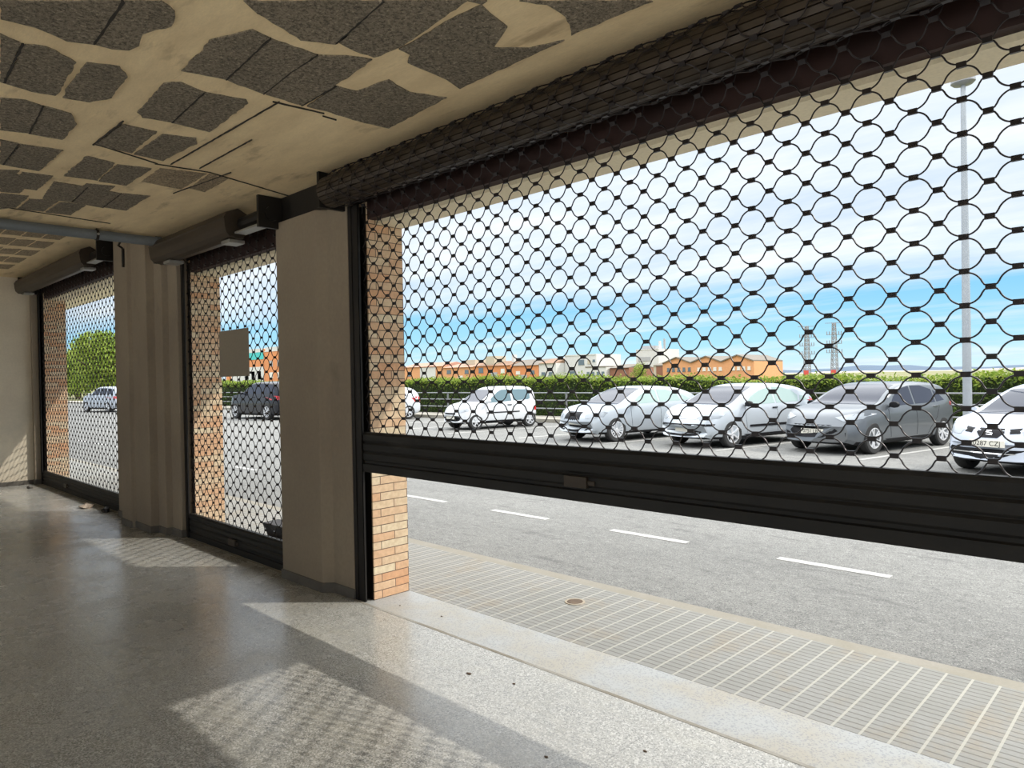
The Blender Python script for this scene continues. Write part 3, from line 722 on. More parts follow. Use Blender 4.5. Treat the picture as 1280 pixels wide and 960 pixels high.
    for poly in spec['head']:
        for s2 in (1, -1): decal_dir('headlamp', [(s2 * c * W_, Z(a)) for c, a in poly], M['lamp_clear'], 1, .008)
    for poly in spec['tail']:
        for s2 in (1, -1): decal_dir('tail_lamp', [(s2 * c * W_, Z(a)) for c, a in poly], M['lamp_red'], -1, .008)
    for poly in spec['grille']:
        decal_dir('grille', [(c * W_, Z(a)) for c, a in poly], M['trim'], 1, .006)
    for poly in spec.get('bright', []):
        decal_dir('grille_trim', [(c * W_, Z(a)) for c, a in poly], M['chrome'], 1, .012)
    for poly in spec.get('rear_dark', []):
        decal_dir('bumper_insert', [(c * W_, Z(a)) for c, a in poly], M['trim'], -1, .006)
    # number plates
    for s2, zz0 in ((1, spec['plate_z']), (-1, spec.get('plate_rz', .45))):
        hit = bvh.ray_cast(Vector((s2 * 6, 0, Z(zz0))), Vector((-s2, 0, 0)))[0]
        if hit:
            xo = hit.x + s2 * .012; b2 = MB(); b2.box(xo - .01, xo + .01, -.26, .26, Z(zz0) - .055, Z(zz0) + .055); pl = b2.build('number_plate', M['plate'], body, bevel=.003)
            b2 = MB(); b2.box(xo + s2 * .010 - .001, xo + s2 * .010 + .001, s2 * .22 - .035, s2 * .22 + .035, Z(zz0) - .05, Z(zz0) + .05) if False else None
            if spec.get('plate_text') and s2 > 0:
                cu = bpy.data.curves.new('plate_text', 'FONT'); cu.body = spec['plate_text']; cu.size = .105; cu.extrude = .001; cu.align_x = 'CENTER'; cu.align_y = 'CENTER'
                to = bpy.data.objects.new('plate_text', cu); link(to)
                dg = bpy.context.evaluated_depsgraph_get(); tm = bpy.data.meshes.new_from_object(to.evaluated_get(dg)); bpy.data.objects.remove(to)
                tm.materials.clear(); tm.materials.append(M['plate_ink']); to = bpy.data.objects.new('plate_text', tm); link(to); to.parent = pl
                to.rotation_euler = (PI / 2, 0, PI / 2); to.location = (xo + .0115, 0, Z(zz0))
    # badge
    if 'badge' in spec:
        zz0 = spec['badge_z']; hit = bvh.ray_cast(Vector((6, 0, Z(zz0))), Vector((-1, 0, 0)))[0]; xo = hit.x + .022; zc = Z(zz0); b2 = MB()
        for seg in spec['badge']:
            b2.tube([(xo, y_, zc + z_) for y_, z_ in seg], spec.get('badge_r', .009), 6)
        b2.build('badge', M['chrome'], body)
    # wipers line / antenna
    xa = X(spec.get('antenna', .22)); hit = bvh.ray_cast(Vector((xa, 0, 3)), Vector((0, 0, -1)))[0]
    b2 = MB(); b2.tube([hit, hit + Vector((-.10, 0, .07))], .008, 5); b2.build('antenna', M['trim'], body)
    # wheels
    ns = spec.get('spokes', 10)
    tw = .20
    wheel0 = None
    for xx, sy in ((xf, 1), (xf, -1), (xr, 1), (xr, -1)):
        if wheel0 is None:
            b2 = MB(); R_ = rw; b2.lathe([(R_ * .64, -tw / 2 + .01), (R_ * .70, -tw / 2), (R_ * .93, -tw / 2 + .004), (R_, -tw / 2 + .03), (R_, tw / 2 - .03), (R_ * .93, tw / 2 - .004), (R_ * .70, tw / 2), (R_ * .64, tw / 2 - .01), (R_ * .64, -tw / 2 + .01)], 36, 'y')
            wh = b2.build('wheel', M['tyre'], root, smooth=40); wheel0 = wh
            b2 = MB(); rr = R_ * .66
            b2.lathe([(rr, tw / 2 - .004), (rr - .018, tw / 2 - .002), (rr - .024, tw / 2 - .03), (rr - .02, -.02)], 36, 'y', mi=0)
            b2.lathe([(0, -.01), (rr - .02, -.01)], 24, 'y', mi=1)
            b2.lathe([(0, tw / 2 - .012), (.03, tw / 2 - .012), (.055, tw / 2 - .025), (.06, tw / 2 - .06)], 18, 'y', mi=0)
            for k in range(ns):
                a = 2 * PI * k / ns
                fork = spec.get('fork', False)
                ends = ((a - .20, a + .20) if fork else (a,))
                for ae in ends:
                    c0 = Vector((.04 * math.cos(a), tw / 2 - .03, .04 * math.sin(a))); c1_ = Vector(((rr - .01) * math.cos(ae), tw / 2 - .012, (rr - .01) * math.sin(ae)))
                    b2.bar(c0, c1_, spec.get('spoke_w', .026), .03, mi=0)
            ri = b2.build('rim', [M['rim'], M['rim_dark']], wh, smooth=40)
        else:
            wh = wheel0.copy(); link(wh); wh.parent = root
            ri2 = ri.copy(); link(ri2); ri2.parent = wh
        wh.location = (xx, sy * (W_ - tw / 2 - .005), rw)
        wh.rotation_euler = (0, random.uniform(0, .6) * 0, 0 if sy > 0 else PI)
    return root

# x measured from the tail (0) to the nose (1), z as a fraction of the height
FOCUS = dict(L=4.38, W=1.82, H=1.46, wb=2.70, fo=.86, rw=.325, spokes=5, fork=True, spoke_w=.030,
    top=[(0, .50), (.012, .60), (.03, .70), (.06, .78), (.10, .88), (.16, .955), (.26, .99), (.38, 1.0), (.48, .985), (.56, .93), (.64, .83), (.71, .715), (.78, .67), (.86, .635), (.93, .58), (.97, .52), (.99, .44), (1, .40)],
    belt=[(0, .62), (.1, .68), (.3, .645), (.5, .625), (.7, .61), (.85, .57), (1, .38)],
    side_windows=[[(.445, .665), (.655, .655), (.60, .79), (.53, .90), (.445, .935)], [(.245, .675), (.43, .667), (.43, .937), (.34, .935), (.25, .87)], [(.155, .70), (.23, .68), (.235, .855), (.19, .80)]],
    windscreen=[(.755, .76), (.755, .0), (.505, .0), (.505, .60), (.60, .68)][:0] or [(.745, .80), (.52, .64)],
    rear_window=[(.72, .70), (.90, .60)], handles=[(.455, .60), (.255, .62)], handle_m=M['chrome'],
    door_lines=[[(.665, .22), (.68, .45), (.675, .62)], [(.437, .22), (.437, .62)], [(.215, .62), (.25, .45), (.31, .30), (.33, .22)]],
    mirror=(.66, .66), mirror_m=M['trim'], head=[[(.50, .52), (.90, .585), (.96, .56), (.93, .50), (.70, .47)]], tail=[[(.60, .66), (.97, .69), (.99, .63), (.75, .585)]],
    grille=[[(-.48, .42), (-.62, .32), (-.50, .24), (.50, .24), (.62, .32), (.48, .42)], [(.66, .30), (.76, .32), (.76, .20), (.64, .20)], [(-.66, .30), (-.76, .32), (-.76, .20), (-.64, .20)]],
    rear_dark=[[(-.7, .22), (.7, .22), (.7, .32), (-.7, .32)]], plate_z=.32, plate_text='0751 LBM', sill=True)
C4 = dict(L=4.27, W=1.77, H=1.46, wb=2.61, fo=.87, rw=.315, spokes=5, spoke_w=.075, glass='glass_pale',
    top=[(0, .48), (.010, .62), (.03, .72), (.07, .80), (.12, .87), (.20, .945), (.32, .99), (.42, 1.0), (.52, .98), (.62, .90), (.70, .79), (.77, .69), (.84, .655), (.91, .60), (.96, .53), (.985, .45), (1, .36)],
    belt=[(0, .62), (.15, .655), (.4, .635), (.7, .61), (.85, .57), (1, .35)],
    side_windows=[[(.43, .67), (.69, .65), (.62, .785), (.54, .88), (.44, .94)], [(.22, .68), (.415, .67), (.42, .94), (.33, .925), (.25, .86), (.21, .78)], [(.12, .70), (.20, .69), (.19, .78), (.15, .765)]],
    windscreen=[(.80, .82), (.56, .66)], rear_window=[(.70, .62), (.86, .56)], handles=[(.44, .60), (.24, .605)],
    door_lines=[[(.68, .22), (.69, .45), (.69, .62)], [(.42, .22), (.42, .62)], [(.20, .62), (.23, .45), (.30, .32), (.32, .22)]], rub=(.33, .66, .31, .05),
    mirror=(.68, .66), mirror_m=M['trim'], head=[[(.50, .49), (.88, .56), (.95, .53), (.92, .47), (.60, .44)]], tail=[[(.78, .74), (.92, .74), (.99, .60), (.85, .56)]],
    grille=[[(-.90, .385), (-.88, .35), (.88, .35), (.90, .385)], [(-.62, .28), (-.55, .20), (.55, .20), (.62, .28)]], bright=[[(-.52, .475), (-.5, .462), (.5, .462), (.52, .475)]], plate_z=.27, sill=True,
    badge=[[(-.10, -.03), (0, .03), (.10, -.03)], [(-.10, .015), (0, .075), (.10, .015)]], badge_z=.50, badge_r=.011)
A3 = dict(L=4.25, W=1.77, H=1.42, wb=2.58, fo=.86, rw=.32, spokes=14, spoke_w=.016, glass='glass_pale',
    top=[(0, .50), (.010, .62), (.03, .70), (.08, .79), (.15, .88), (.24, .955), (.34, .99), (.44, 1.0), (.53, .97), (.61, .89), (.70, .755), (.745, .69), (.82, .655), (.90, .61), (.955, .55), (.985, .48), (1, .38)],
    belt=[(0, .62), (.15, .665), (.4, .65), (.7, .625), (.85, .58), (1, .36)],
    side_windows=[[(.44, .69), (.67, .665), (.60, .80), (.53, .90), (.45, .94)], [(.24, .70), (.425, .69), (.435, .94), (.35, .925), (.27, .85)], [(.15, .72), (.225, .705), (.25, .835), (.20, .79)]],
    windscreen=[(.765, .80), (.545, .64)], rear_window=[(.72, .62), (.88, .56)], handles=[(.45, .61), (.26, .62)], handle_m=M['chrome'],
    door_lines=[[(.67, .22), (.68, .45), (.68, .62)], [(.43, .22), (.43, .63)], [(.22, .64), (.24, .45), (.30, .32), (.32, .22)]],
    mirror=(.66, .66), head=[[(.52, .50), (.88, .56), (.94, .54), (.92, .46), (.56, .43)]], tail=[[(.72, .68), (.92, .69), (.96, .61), (.78, .58)]],
    grille=[[(-.34, .55), (-.36, .40), (-.26, .20), (.26, .20), (.36, .40), (.34, .55)], [(.46, .30), (.74, .32), (.74, .23), (.50, .21)], [(-.46, .30), (-.74, .32), (-.74, .23), (-.50, .21)]], plate_z=.35, sill=None)
A3.pop('sill')
FIAT = dict(L=3.34, W=1.51, H=1.43, wb=2.20, fo=.66, rw=.265, spokes=6, spoke_w=.05,
    top=[(0, .42), (.008, .60), (.02, .75), (.045, .88), (.08, .955), (.15, .985), (.32, 1.0), (.46, .99), (.54, .945), (.62, .83), (.70, .70), (.745, .635), (.82, .60), (.90, .555), (.955, .49), (.985, .42), (1, .34)],
    belt=[(0, .60), (.15, .63), (.4, .61), (.7, .58), (.85, .53), (1, .33)], tumble=.26, glass='glass_mid',
    side_windows=[[(.37, .645), (.655, .615), (.61, .72), (.53, .86), (.48, .915), (.38, .925)], [(.13, .69), (.16, .665), (.345, .65), (.355, .925), (.16, .915), (.125, .88)]],
    windscreen=[(.735, .82), (.56, .70)], rear_window=[(.66, .66), (.88, .62)], handles=[(.40, .555)],
    door_lines=[[(.665, .25), (.69, .45), (.68, .58)], [(.355, .25), (.355, .60)]], rub=(.28, .68, .375, .035),
    mirror=(.665, .64), head=[[(.55, .47), (.86, .50), (.92, .44), (.62, .39)]], tail=[[(.84, .50), (.93, .50), (.93, .40), (.85, .40)]],
    grille=[[(-.45, .40), (-.45, .36), (.45, .36), (.45, .40)], [(-.7, .30), (-.6, .21), (.6, .21), (.7, .30)]], rear_dark=[[(-.9, .26), (.9, .26), (.9, .33), (-.9, .33)]], plate_z=.29, sill=True)
IBIZA = dict(L=4.05, W=1.70, H=1.44, wb=2.47, fo=.82, rw=.31, spokes=7, spoke_w=.03,
    top=[(0, .50), (.012, .62), (.03, .74), (.07, .85), (.13, .94), (.24, .985), (.36, 1.0), (.46, .985), (.55, .92), (.65, .79), (.73, .68), (.79, .645), (.87, .605), (.93, .565), (.97, .51), (.99, .44), (1, .36)],
    belt=[(0, .62), (.15, .67), (.4, .64), (.7, .61), (.85, .57), (1, .36)],
    side_windows=[[(.44, .67), (.67, .645), (.61, .76), (.53, .89), (.45, .935)], [(.20, .70), (.425, .68), (.435, .94), (.32, .93), (.22, .84)]],
    windscreen=[(.765, .80), (.53, .64)], rear_window=[(.70, .64), (.88, .56)], handles=[(.45, .60), (.25, .62)], door_lines=[[(.67, .22), (.68, .62)], [(.43, .22), (.43, .62)], [(.20, .62), (.30, .30)]],
    mirror=(.67, .66), head=[[(.50, .50), (.86, .57), (.95, .53), (.90, .46), (.55, .45)]], tail=[[(.72, .68), (.95, .68), (.95, .52), (.78, .52)]],
    grille=[[(-.21, .525), (-.24, .48), (-.15, .425), (.15, .425), (.24, .48), (.21, .525)], [(.30, .52), (.48, .535), (.48, .48), (.33, .47)], [(-.30, .52), (-.48, .535), (-.48, .48), (-.33, .47)], [(-.92, .325), (-.80, .17), (.80, .17), (.92, .325), (.5, .30), (-.5, .30)]],
    bright=[[(-.86, .262), (-.86, .250), (.86, .250), (.86, .262)]], plate_z=.365, plate_text='0287 CZJ',
    badge=[[(.045, .03), (-.04, .035), (-.05, .012), (.05, -.012), (.04, -.035), (-.045, -.03)]], badge_z=.482, badge_r=.012)
SUV = dict(L=4.82, W=1.94, H=1.76, wb=2.915, fo=.88, rw=.375, spokes=5, fork=True, spoke_w=.04,
    top=[(0, .50), (.010, .62), (.03, .78), (.06, .90), (.10, .965), (.22, .99), (.38, 1.0), (.50, .985), (.57, .92), (.64, .80), (.70, .685), (.78, .66), (.88, .635), (.95, .59), (.985, .52), (1, .38)],
    belt=[(0, .62), (.2, .655), (.5, .64), (.7, .63), (.88, .60), (1, .40)], tumble=.28,
    side_windows=[[(.44, .675), (.655, .66), (.60, .78), (.54, .90), (.45, .935)], [(.24, .685), (.425, .675), (.435, .935), (.26, .93)], [(.085, .70), (.225, .69), (.24, .92), (.13, .90)]],
    windscreen=[(.71, .78), (.55, .66)], rear_window=[(.68, .70), (.90, .64)], handles=[(.45, .59), (.26, .60)], door_lines=[[(.655, .22), (.665, .62)], [(.435, .22), (.435, .62)], [(.21, .62), (.29, .30)]],
    mirror=(.655, .68), head=[[(.55, .54), (.90, .58), (.94, .50), (.58, .47)]], tail=[[(.60, .60), (.97, .63), (.97, .52), (.66, .52)]],
    grille=[[(-.45, .57), (-.42, .46), (.42, .46), (.45, .57)], [(-.7, .34), (-.6, .22), (.6, .22), (.7, .34)]], rear_dark=[[(-.85, .22), (.85, .22), (.85, .33), (-.85, .33)]], plate_z=.32, plate_rz=.46, sill=True)
TUC = dict(SUV, L=4.41, W=1.82, H=1.66, wb=2.64, fo=.88, rw=.34, spokes=5, fork=False, spoke_w=.06)
WHITE = dict(IBIZA); WHITE.pop('badge'); WHITE['plate_text'] = None
IB2 = WHITE

def place(spec, label, fw_, yaw_deg, paint_m):
    """fw_ = ground contact of the car's front left wheel"""
    a = math.radians(yaw_deg); hx, hy = math.cos(a), math.sin(a); lx, ly = -hy, hx
    xf = spec['L'] / 2 - spec['fo']; yl = spec['W'] / 2 - .1
    return car(label, spec, (fw_[0] - hx * xf - lx * yl, fw_[1] - hy * xf - ly * yl, ZR + .002), a, paint_m)
place(FOCUS, 'dark grey hatchback with red tail lamp parked beside the lamp post', (-4.94, 15.54), -103.3, paint('grey_metallic', (.15, .165, .18), .5, .3))
place(C4, 'pale silver round-roofed hatchback parked left of the dark grey hatchback', (-7.87, 15.19), -103, paint('pale_silver', (.46, .50, .54), .25, .3))
place(A3, 'silver hatchback with many-spoked wheels, right of the small white car', (-10.96, 14.95), -103, paint('light_silver', (.42, .46, .50), .3, .3))
place(FIAT, 'small boxy white three-door car parked before the hedge', (-17.40, 15.95), -101, paint('white_small_car', (.62, .64, .66), 0))
place(IBIZA, 'white car with a dark badge grille at the right edge, nose to the road', (-1.52, 13.75), -107, paint('white_car', (.52, .57, .66), 0))
place(WHITE, 'white car mostly hidden behind the brick pier, only its tail showing', (-25.40, 16.4), -103, paint('white_hidden_car', (.58, .61, .65), 0))
place(SUV, 'black off-road car seen through the middle shutter', (-33.5, 15.1), 183, paint('black_paint', (.006, .007, .012), .1, .25))
place(TUC, 'silver-white off-road car seen through the far shutter', (-53.1, 13.8), 192, paint('silver_far', (.42, .46, .52), .2, .3))

# ------------------------------------------------------------------ railing, hedge, lamp post
def railing(x0, x1, y, label, step=3.48, first=-24.42):
    t = empty('railing', ((x0 + x1) / 2, y, ZR + .125)); tag(t, label, 'railing'); c = (x0 + x1) / 2
    for z in (.97, .68, .36):
        b = MB(); b.tube([(x0 - c, 0, z), (x1 - c, 0, z)], .022, 8); b.build('rail', M['metal_grey'], t, smooth=40)
    k = math.ceil((x0 - first) / step); i = 0
    while first + k * step < x1:
        xx = first + k * step - c
        b = MB(); b.box(xx - .025, xx + .025, -.03, .03, 0, .99); b.box(xx - .06, xx + .06, -.06, .06, 0, .012); b.build('post', M['metal_grey'], t); k += 1
railing(-62, 14, 20.75, 'low three-bar grey railing in front of the hedge')

def leaf_mat(name, a, b_, c_):
    m = mat(name, a, .6, 0, .3); g = NG(m)
    gi = g.n.new('ShaderNodeNewGeometry').outputs['Random Per Island']
    g.color(g.ramp(gi, [(0., a), (.5, b_), (1., c_)]))
    # leaves let a little light through
    tr = g.n.new('ShaderNodeBsdfTranslucent'); mx = g.n.new('ShaderNodeMixShader'); mx.inputs[0].default_value = .35
    g.l.new(g.b.inputs['Base Color'].links[0].from_socket, tr.inputs[0]); out = g.n['Material Output']
    g.l.new(g.b.outputs[0], mx.inputs[1]); g.l.new(tr.outputs[0], mx.inputs[2]); g.l.new(mx.outputs[0], out.inputs[0]); return m
M['hedge_leaf'] = leaf_mat('hedge_leaf', (.028, .05, .012), (.06, .10, .018), (.13, .19, .035))
M['hedge_new'] = leaf_mat('hedge_new_growth', (.12, .20, .025), (.22, .31, .04), (.34, .39, .07))
M['hedge_core'] = mottled('hedge_core', (.018, .03, .008), (.03, .045, .012), 2, .95, 30)
M['tree_leaf'] = leaf_mat('tree_leaf', (.13, .20, .03), (.25, .34, .05), (.40, .46, .10))
M['bark'] = mottled('bark', (.10, .07, .045), (.15, .11, .07), 5, .9, 60)
def add_leaf(mb, p, s, rnd, up_bias=.3):
    d_ = Vector((rnd.gauss(0, 1), rnd.gauss(0, 1), rnd.gauss(0, 1) + up_bias)).normalized(); a = d_.orthogonal().normalized()
    q = Matrix.Rotation(rnd.uniform(0, 6.28), 3, d_); a = q @ a; c = d_.cross(a)
    p = Vector(p); b0 = len(mb.v)
    mb.v += [tuple(p - a * s), tuple(p + c * s * .5 + d_ * s * .12), tuple(p + a * s), tuple(p - c * s * .5 + d_ * s * .12)]
    mb.f.append((b0, b0 + 1, b0 + 2, b0 + 3)); mb.m.append(0)
rnd = random.Random(3)
h = empty('hedge', (-25, 22.4, 0)); tag(h, 'long clipped green hedge with yellow-green top behind the parked cars', 'hedge')
HX0, HX1 = -75, 14
def htop(x): return 1.56 + .10 * math.sin(x * .21) + .05 * math.sin(x * 1.3) + max(0, (-20 - x)) * .004
b = MB(); nx = 180
for i in range(nx):
    xa = HX0 + (HX1 - HX0) * i / nx; xb = HX0 + (HX1 - HX0) * (i + 1) / nx; za = htop(xa) - .14; zb_ = htop(xb) - .14
    b.add([(xa, 21.95, -.1), (xb, 21.95, -.1), (xb, 23.2, -.1), (xa, 23.2, -.1), (xa, 21.95, za), (xb, 21.95, zb_), (xb, 23.2, zb_), (xa, 23.2, za)], [(0, 1, 5, 4), (4, 5, 6, 7), (3, 7, 6, 2)])
o = b.build('hedge_core', M['hedge_core'], h); o.data.transform(Matrix.Translation((25, -22.4, 0)))
b = MB()
for _ in range(42000):
    x = rnd.uniform(HX0, HX1); z = rnd.uniform(-.02, htop(x) - .12); add_leaf(b, (x + 25, 21.9 - 22.4 + rnd.gauss(0, .06) + .03 * math.sin(x * 2.2), z), rnd.uniform(.035, .07), rnd)
b.build('foliage', M['hedge_leaf'], h, fixn=False)
b = MB()
for _ in range(30000):
    x = rnd.uniform(HX0, HX1); k = rnd.random()
    if k < .55: add_leaf(b, (x + 25, rnd.uniform(-.45, .5), htop(x) + rnd.gauss(-.06, .06)), rnd.uniform(.04, .075), rnd, .8)
    else: add_leaf(b, (x + 25, -.52 + rnd.gauss(0, .07), htop(x) - abs(rnd.gauss(0, .17)) - .05), rnd.uniform(.04, .07), rnd, .8)
b.build('new_growth', M['hedge_new'], h, fixn=False)

lp = empty('lamp_post', (-4.235, 20.42, ZR + .12)); tag(lp, 'tall grey street lamp post standing behind the dark grey car', 'street lamp')
b = MB(); b.tube([(0, 0, 0), (0, 0, 3), (0, 0, 8.6)], .1, 16, radii=[.105, .095, .055]); b.build('pole', M['pole'], lp, smooth=40)
b = MB(); b.lathe([(0, 0), (.17, 0), (.17, .02), (0, .02)], 16, 'z'); b.build('base_plate', M['pole'], lp)
b = MB(); b.lathe([(0, 8.84), (.12, 8.83), (.20, 8.76), (.21, 8.66), (.16, 8.60), (.06, 8.58), (0, 8.58)], 16, 'z'); b.v = [(x * 1.3, y, z) for x, y, z in b.v]; b.build('lamp_head', M['metal_grey'], lp, smooth=40)

# ------------------------------------------------------------------ background: trees, buildings, pylons, hills
def tree(x, y, hgt, rad, label, seed, n=6500, squat=.8, trunk=True):
    rn = random.Random(seed); t = empty('tree', (x, y, ZR)); tag(t, label, 'tree', None)
    b = MB(); b.tube([(0, 0, 0), (.1, 0, hgt * .25), (0, .1, hgt * .55)], .3, 8, radii=[rad * .07, rad * .05, rad * .03])
    for k in range(5):
        a = k * 1.26 + rn.random(); b.tube([(0, 0, hgt * .28), (rad * .3 * math.cos(a), rad * .3 * math.sin(a), hgt * .45), (rad * .6 * math.cos(a), rad * .6 * math.sin(a), hgt * .6)], .1, 6, radii=[rad * .04, rad * .025, rad * .012])
    b.build('trunk', M['bark'], t)
    blobs = []
    for k in range(26):
        a = rn.uniform(0, 6.28); q = rn.uniform(0, .75) * rad; zc = hgt * rn.uniform(.22, .80); f = 1 - abs(zc / hgt - .5) * .8
        blobs.append((q * f * math.cos(a), q * f * math.sin(a), zc, rad * rn.uniform(.28, .45)))
    b = MB()
    for _ in range(n):
        bx_, by_, bz_, br_ = rn.choice(blobs); d_ = Vector((rn.gauss(0, 1), rn.gauss(0, 1), rn.gauss(0, 1))).normalized() * br_ * rn.uniform(.75, 1.05)
        add_leaf(b, (bx_ + d_.x, by_ + d_.y, max(.2, bz_ + d_.z * squat)), rn.uniform(.018, .034) * hgt, rn, .5)
    b.build('crown', M['tree_leaf'], t, fixn=False)
tree(-112, 28.0, 8.6, 5.2, 'leftmost of the bright green trees seen through the far shutter', 1)
tree(-121, 33.5, 9.6, 5.6, 'second from left of the bright green trees seen through the far shutter', 2)
tree(-100, 28.0, 8.9, 5.4, 'third from left of the bright green trees seen through the far shutter', 3)
tree(-112, 38, 10.2, 5.0, 'rightmost of the bright green trees seen through the far shutter', 4)
tree(-80.5, 118, 4.4, 2.9, 'round dark green tree left of the orange gabled building', 5, 2500)
tree(-99, 116, 2.6, 3.4, 'low green bushy tree before the white buildings', 6, 1800)

cm = {k: mottled(k, c, tuple(q * .93 for q in c), .3, .85, 3, .02) for k, c in dict(b_orange=(.68, .27, .11), b_orange_pale=(.70, .34, .16), b_white=(.64, .63, .60), b_cream=(.52, .46, .35), b_roof=(.20, .175, .145), b_brown=(.30, .14, .09), b_pinkroof=(.45, .25, .18), b_turq=(.08, .52, .50), b_grey=(.40, .40, .40), b_brickroof=(.28, .17, .11)).items()}
M.update(cm); M['b_glass'] = mat('window_glass', (.12, .16, .19), .15)
M['b_winpale'] = mat('pale_blind', (.68, .66, .60), .6)
def building(label, x0, x1, y, depth, h, wall, roof='flat', roof_m='b_roof', rise=.8, wins=(), gables=1, extras=()):
    t = empty('building', ((x0 + x1) / 2, y, -.1)); tag(t, label, 'building'); c = (x0 + x1) / 2; w_ = (x1 - x0) / 2
    b = MB(); b.box(-w_, w_, 0, depth, 0, h)
    if roof == 'gable':
        gw = 2 * w_ / gables
        for k in range(gables):
            a0 = -w_ + k * gw; a1 = a0 + gw
            b.add([(a0, 0, h), (a1, 0, h), ((a0 + a1) / 2, 0, h + rise), (a0, depth, h), (a1, depth, h), ((a0 + a1) / 2, depth, h + rise)], [(0, 1, 2), (5, 4, 3)])
    b.build('wall', M[wall], t)
    b = MB()
    if roof == 'gable':
        for k in range(gables):
            a0 = -w_ + k * gw; a1 = a0 + gw; mx_ = (a0 + a1) / 2
            for (p, q) in ((a0, mx_), (a1, mx_)):
                b.add([(p, -.3, h + .02), (q, -.3, h + rise + .02), (q, depth, h + rise + .02), (p, depth, h + .02), (p, -.3, h + .22), (q, -.3, h + rise + .22), (q, depth, h + rise + .22), (p, depth, h + .22)],
                      [(0, 3, 2, 1), (4, 5, 6, 7), (0, 1, 5, 4), (1, 2, 6, 5), (2, 3, 7, 6), (3, 0, 4, 7)])
    elif roof == 'pitch':
        b.add([(-w_, -.4, h), (w_, -.4, h), (w_, depth / 2, h + rise), (-w_, depth / 2, h + rise), (-w_, depth + .4, h), (w_, depth + .4, h)], [(0, 1, 2, 3), (3, 2, 5, 4), (0, 3, 4), (1, 5, 2)])
    else: b.box(-w_, w_, -.1, depth + .1, h, h + .25)
    b.build('roof', M[roof_m], t)
    for (wx0, wx1, wz0, wz1, mm) in wins:
        b = MB(); b.box(wx0 - c, wx1 - c, -.08, .02, wz0, wz1); b.box(wx0 - c - .08, wx1 - c + .08, -.12, .0, wz0 - .1, wz0)
        b.build('window', M[mm], t)
    for (nm, ex0, ex1, ey0, ey1, ez0, ez1, mm) in extras:
        b = MB(); b.box(ex0 - c, ex1 - c, ey0, ey1, ez0, ez1); b.build(nm, M[mm], t)
Y0 = 120
def row(x0, n, dx, w_, z0, z1, m='b_glass'): return [(x0 + k * dx, x0 + k * dx + w_, z0, z1, m) for k in range(n)]
building('long orange brick building with three shallow gables', -76.2, -57.4, Y0, 12, 3.9, 'b_orange_pale', 'gable', 'b_roof', 1.1, row(-75.2, 5, 1.15, .55, 2.4, 3.1, 'b_glass') + row(-68.6, 5, 1.1, .6, 2.4, 3.0, 'b_winpale') + row(-61.6, 4, 1.0, .55, 2.4, 3.0, 'b_winpale'), 3)
building('low brown brick building left of the gabled one', -79.0, -76.3, Y0 + 2, 10, 3.5, 'b_brown', 'flat')
building('long low grey-roofed warehouse behind the trees', -94, -77, Y0 + 24, 14, 4.1, 'b_cream', 'pitch', 'b_roof', 1.2, row(-93, 6, 2.5, 1.2, 1.6, 2.4))
building('low white warehouse with small windows', -94.7, -89.2, Y0 - 1, 8, 3.6, 'b_white', 'flat', 'b_roof', .5, row(-94.3, 4, 1.3, .7, 2.0, 2.7))
building('dark brown shed right of the white warehouse', -89.0, -84.2, Y0, 9, 3.4, 'b_brown', 'pitch', 'b_roof', .8)
building('taller white two-storey building with a square window', -103.8, -94.8, Y0 + 3, 9, 6.4, 'b_white', 'flat', 'b_white', .5, [(-99.8, -98.2, 4.4, 5.5, 'b_glass'), (-97.2, -96.4, 4.6, 5.4, 'b_cream'), (-95.8, -95.2, 5.0, 5.4, 'b_glass'), (-102.5, -100.6, 2.0, 3.0, 'b_glass')])
building('white-walled building with brown pitched roof', -109.0, -103.9, Y0, 10, 4.9, 'b_white', 'pitch', 'b_brickroof', 1.2, row(-108.2, 2, 2.2, 1.1, 2.1, 2.9))
building('orange-brown brick building with grey-brown roof', -117.8, -109.1, Y0, 10, 4.6, 'b_orange', 'pitch', 'b_roof', 1.5, [(-116.3, -115.0, 2.6, 3.3, 'b_winpale'), (-115.5, -112.8, .9, 2.4, 'b_grey'), (-111.6, -110.4, 2.6, 3.4, 'b_glass')])
building('orange brick building with pale teal bay', -131.0, -118.2, Y0, 10, 4.8, 'b_orange', 'pitch', 'b_brickroof', 1.2, [(-129.2, -127.6, 3.2, 4.4, 'b_glass'), (-124.9, -122.6, 1.6, 3.2, 'b_grey'), (-121.4, -120.1, 3.0, 4.0, 'b_winpale')], extras=[('stair_tower', -127.8, -124.6, 1, 5, 4.8, 7.2, 'b_cream'), ('chimney', -120.6, -119.8, 3, 4, 5, 7.4, 'b_white')])
building('orange brick building with flat cream roof line', -143.0, -131.2, Y0, 10, 4.7, 'b_orange_pale', 'pitch', 'b_pinkroof', 1.0, [(-141.4, -139.8, 3.2, 4.1, 'b_glass'), (-137.0, -135.2, 1.6, 2.6, 'b_winpale'), (-134.4, -133.0, 3.1, 4.0, 'b_glass')], extras=[('roof_box', -137.5, -133.8, 3, 7, 5.2, 6.6, 'b_cream')])
building('pink-roofed orange building with a white gateway', -160.5, -143.2, Y0, 10, 5.2, 'b_orange_pale', 'pitch', 'b_pinkroof', 1.2, [(-152.6, -146.0, 1.2, 5.0, 'b_white'), (-158.2, -156.8, 2.8, 4.0, 'b_glass')])
building('orange apartment block seen through the middle shutter', -242.5, -216.0, Y0, 14, 12.8, 'b_orange', 'flat', 'b_white', .5, row(-239.0, 4, 6.0, 2.6, 7.6, 9.6, 'b_grey') + row(-239.0, 4, 6.0, 2.6, 3.4, 5.4, 'b_winpale'), extras=[('parapet', -242, -226, 0, 1, 13, 14.4, 'b_white')])
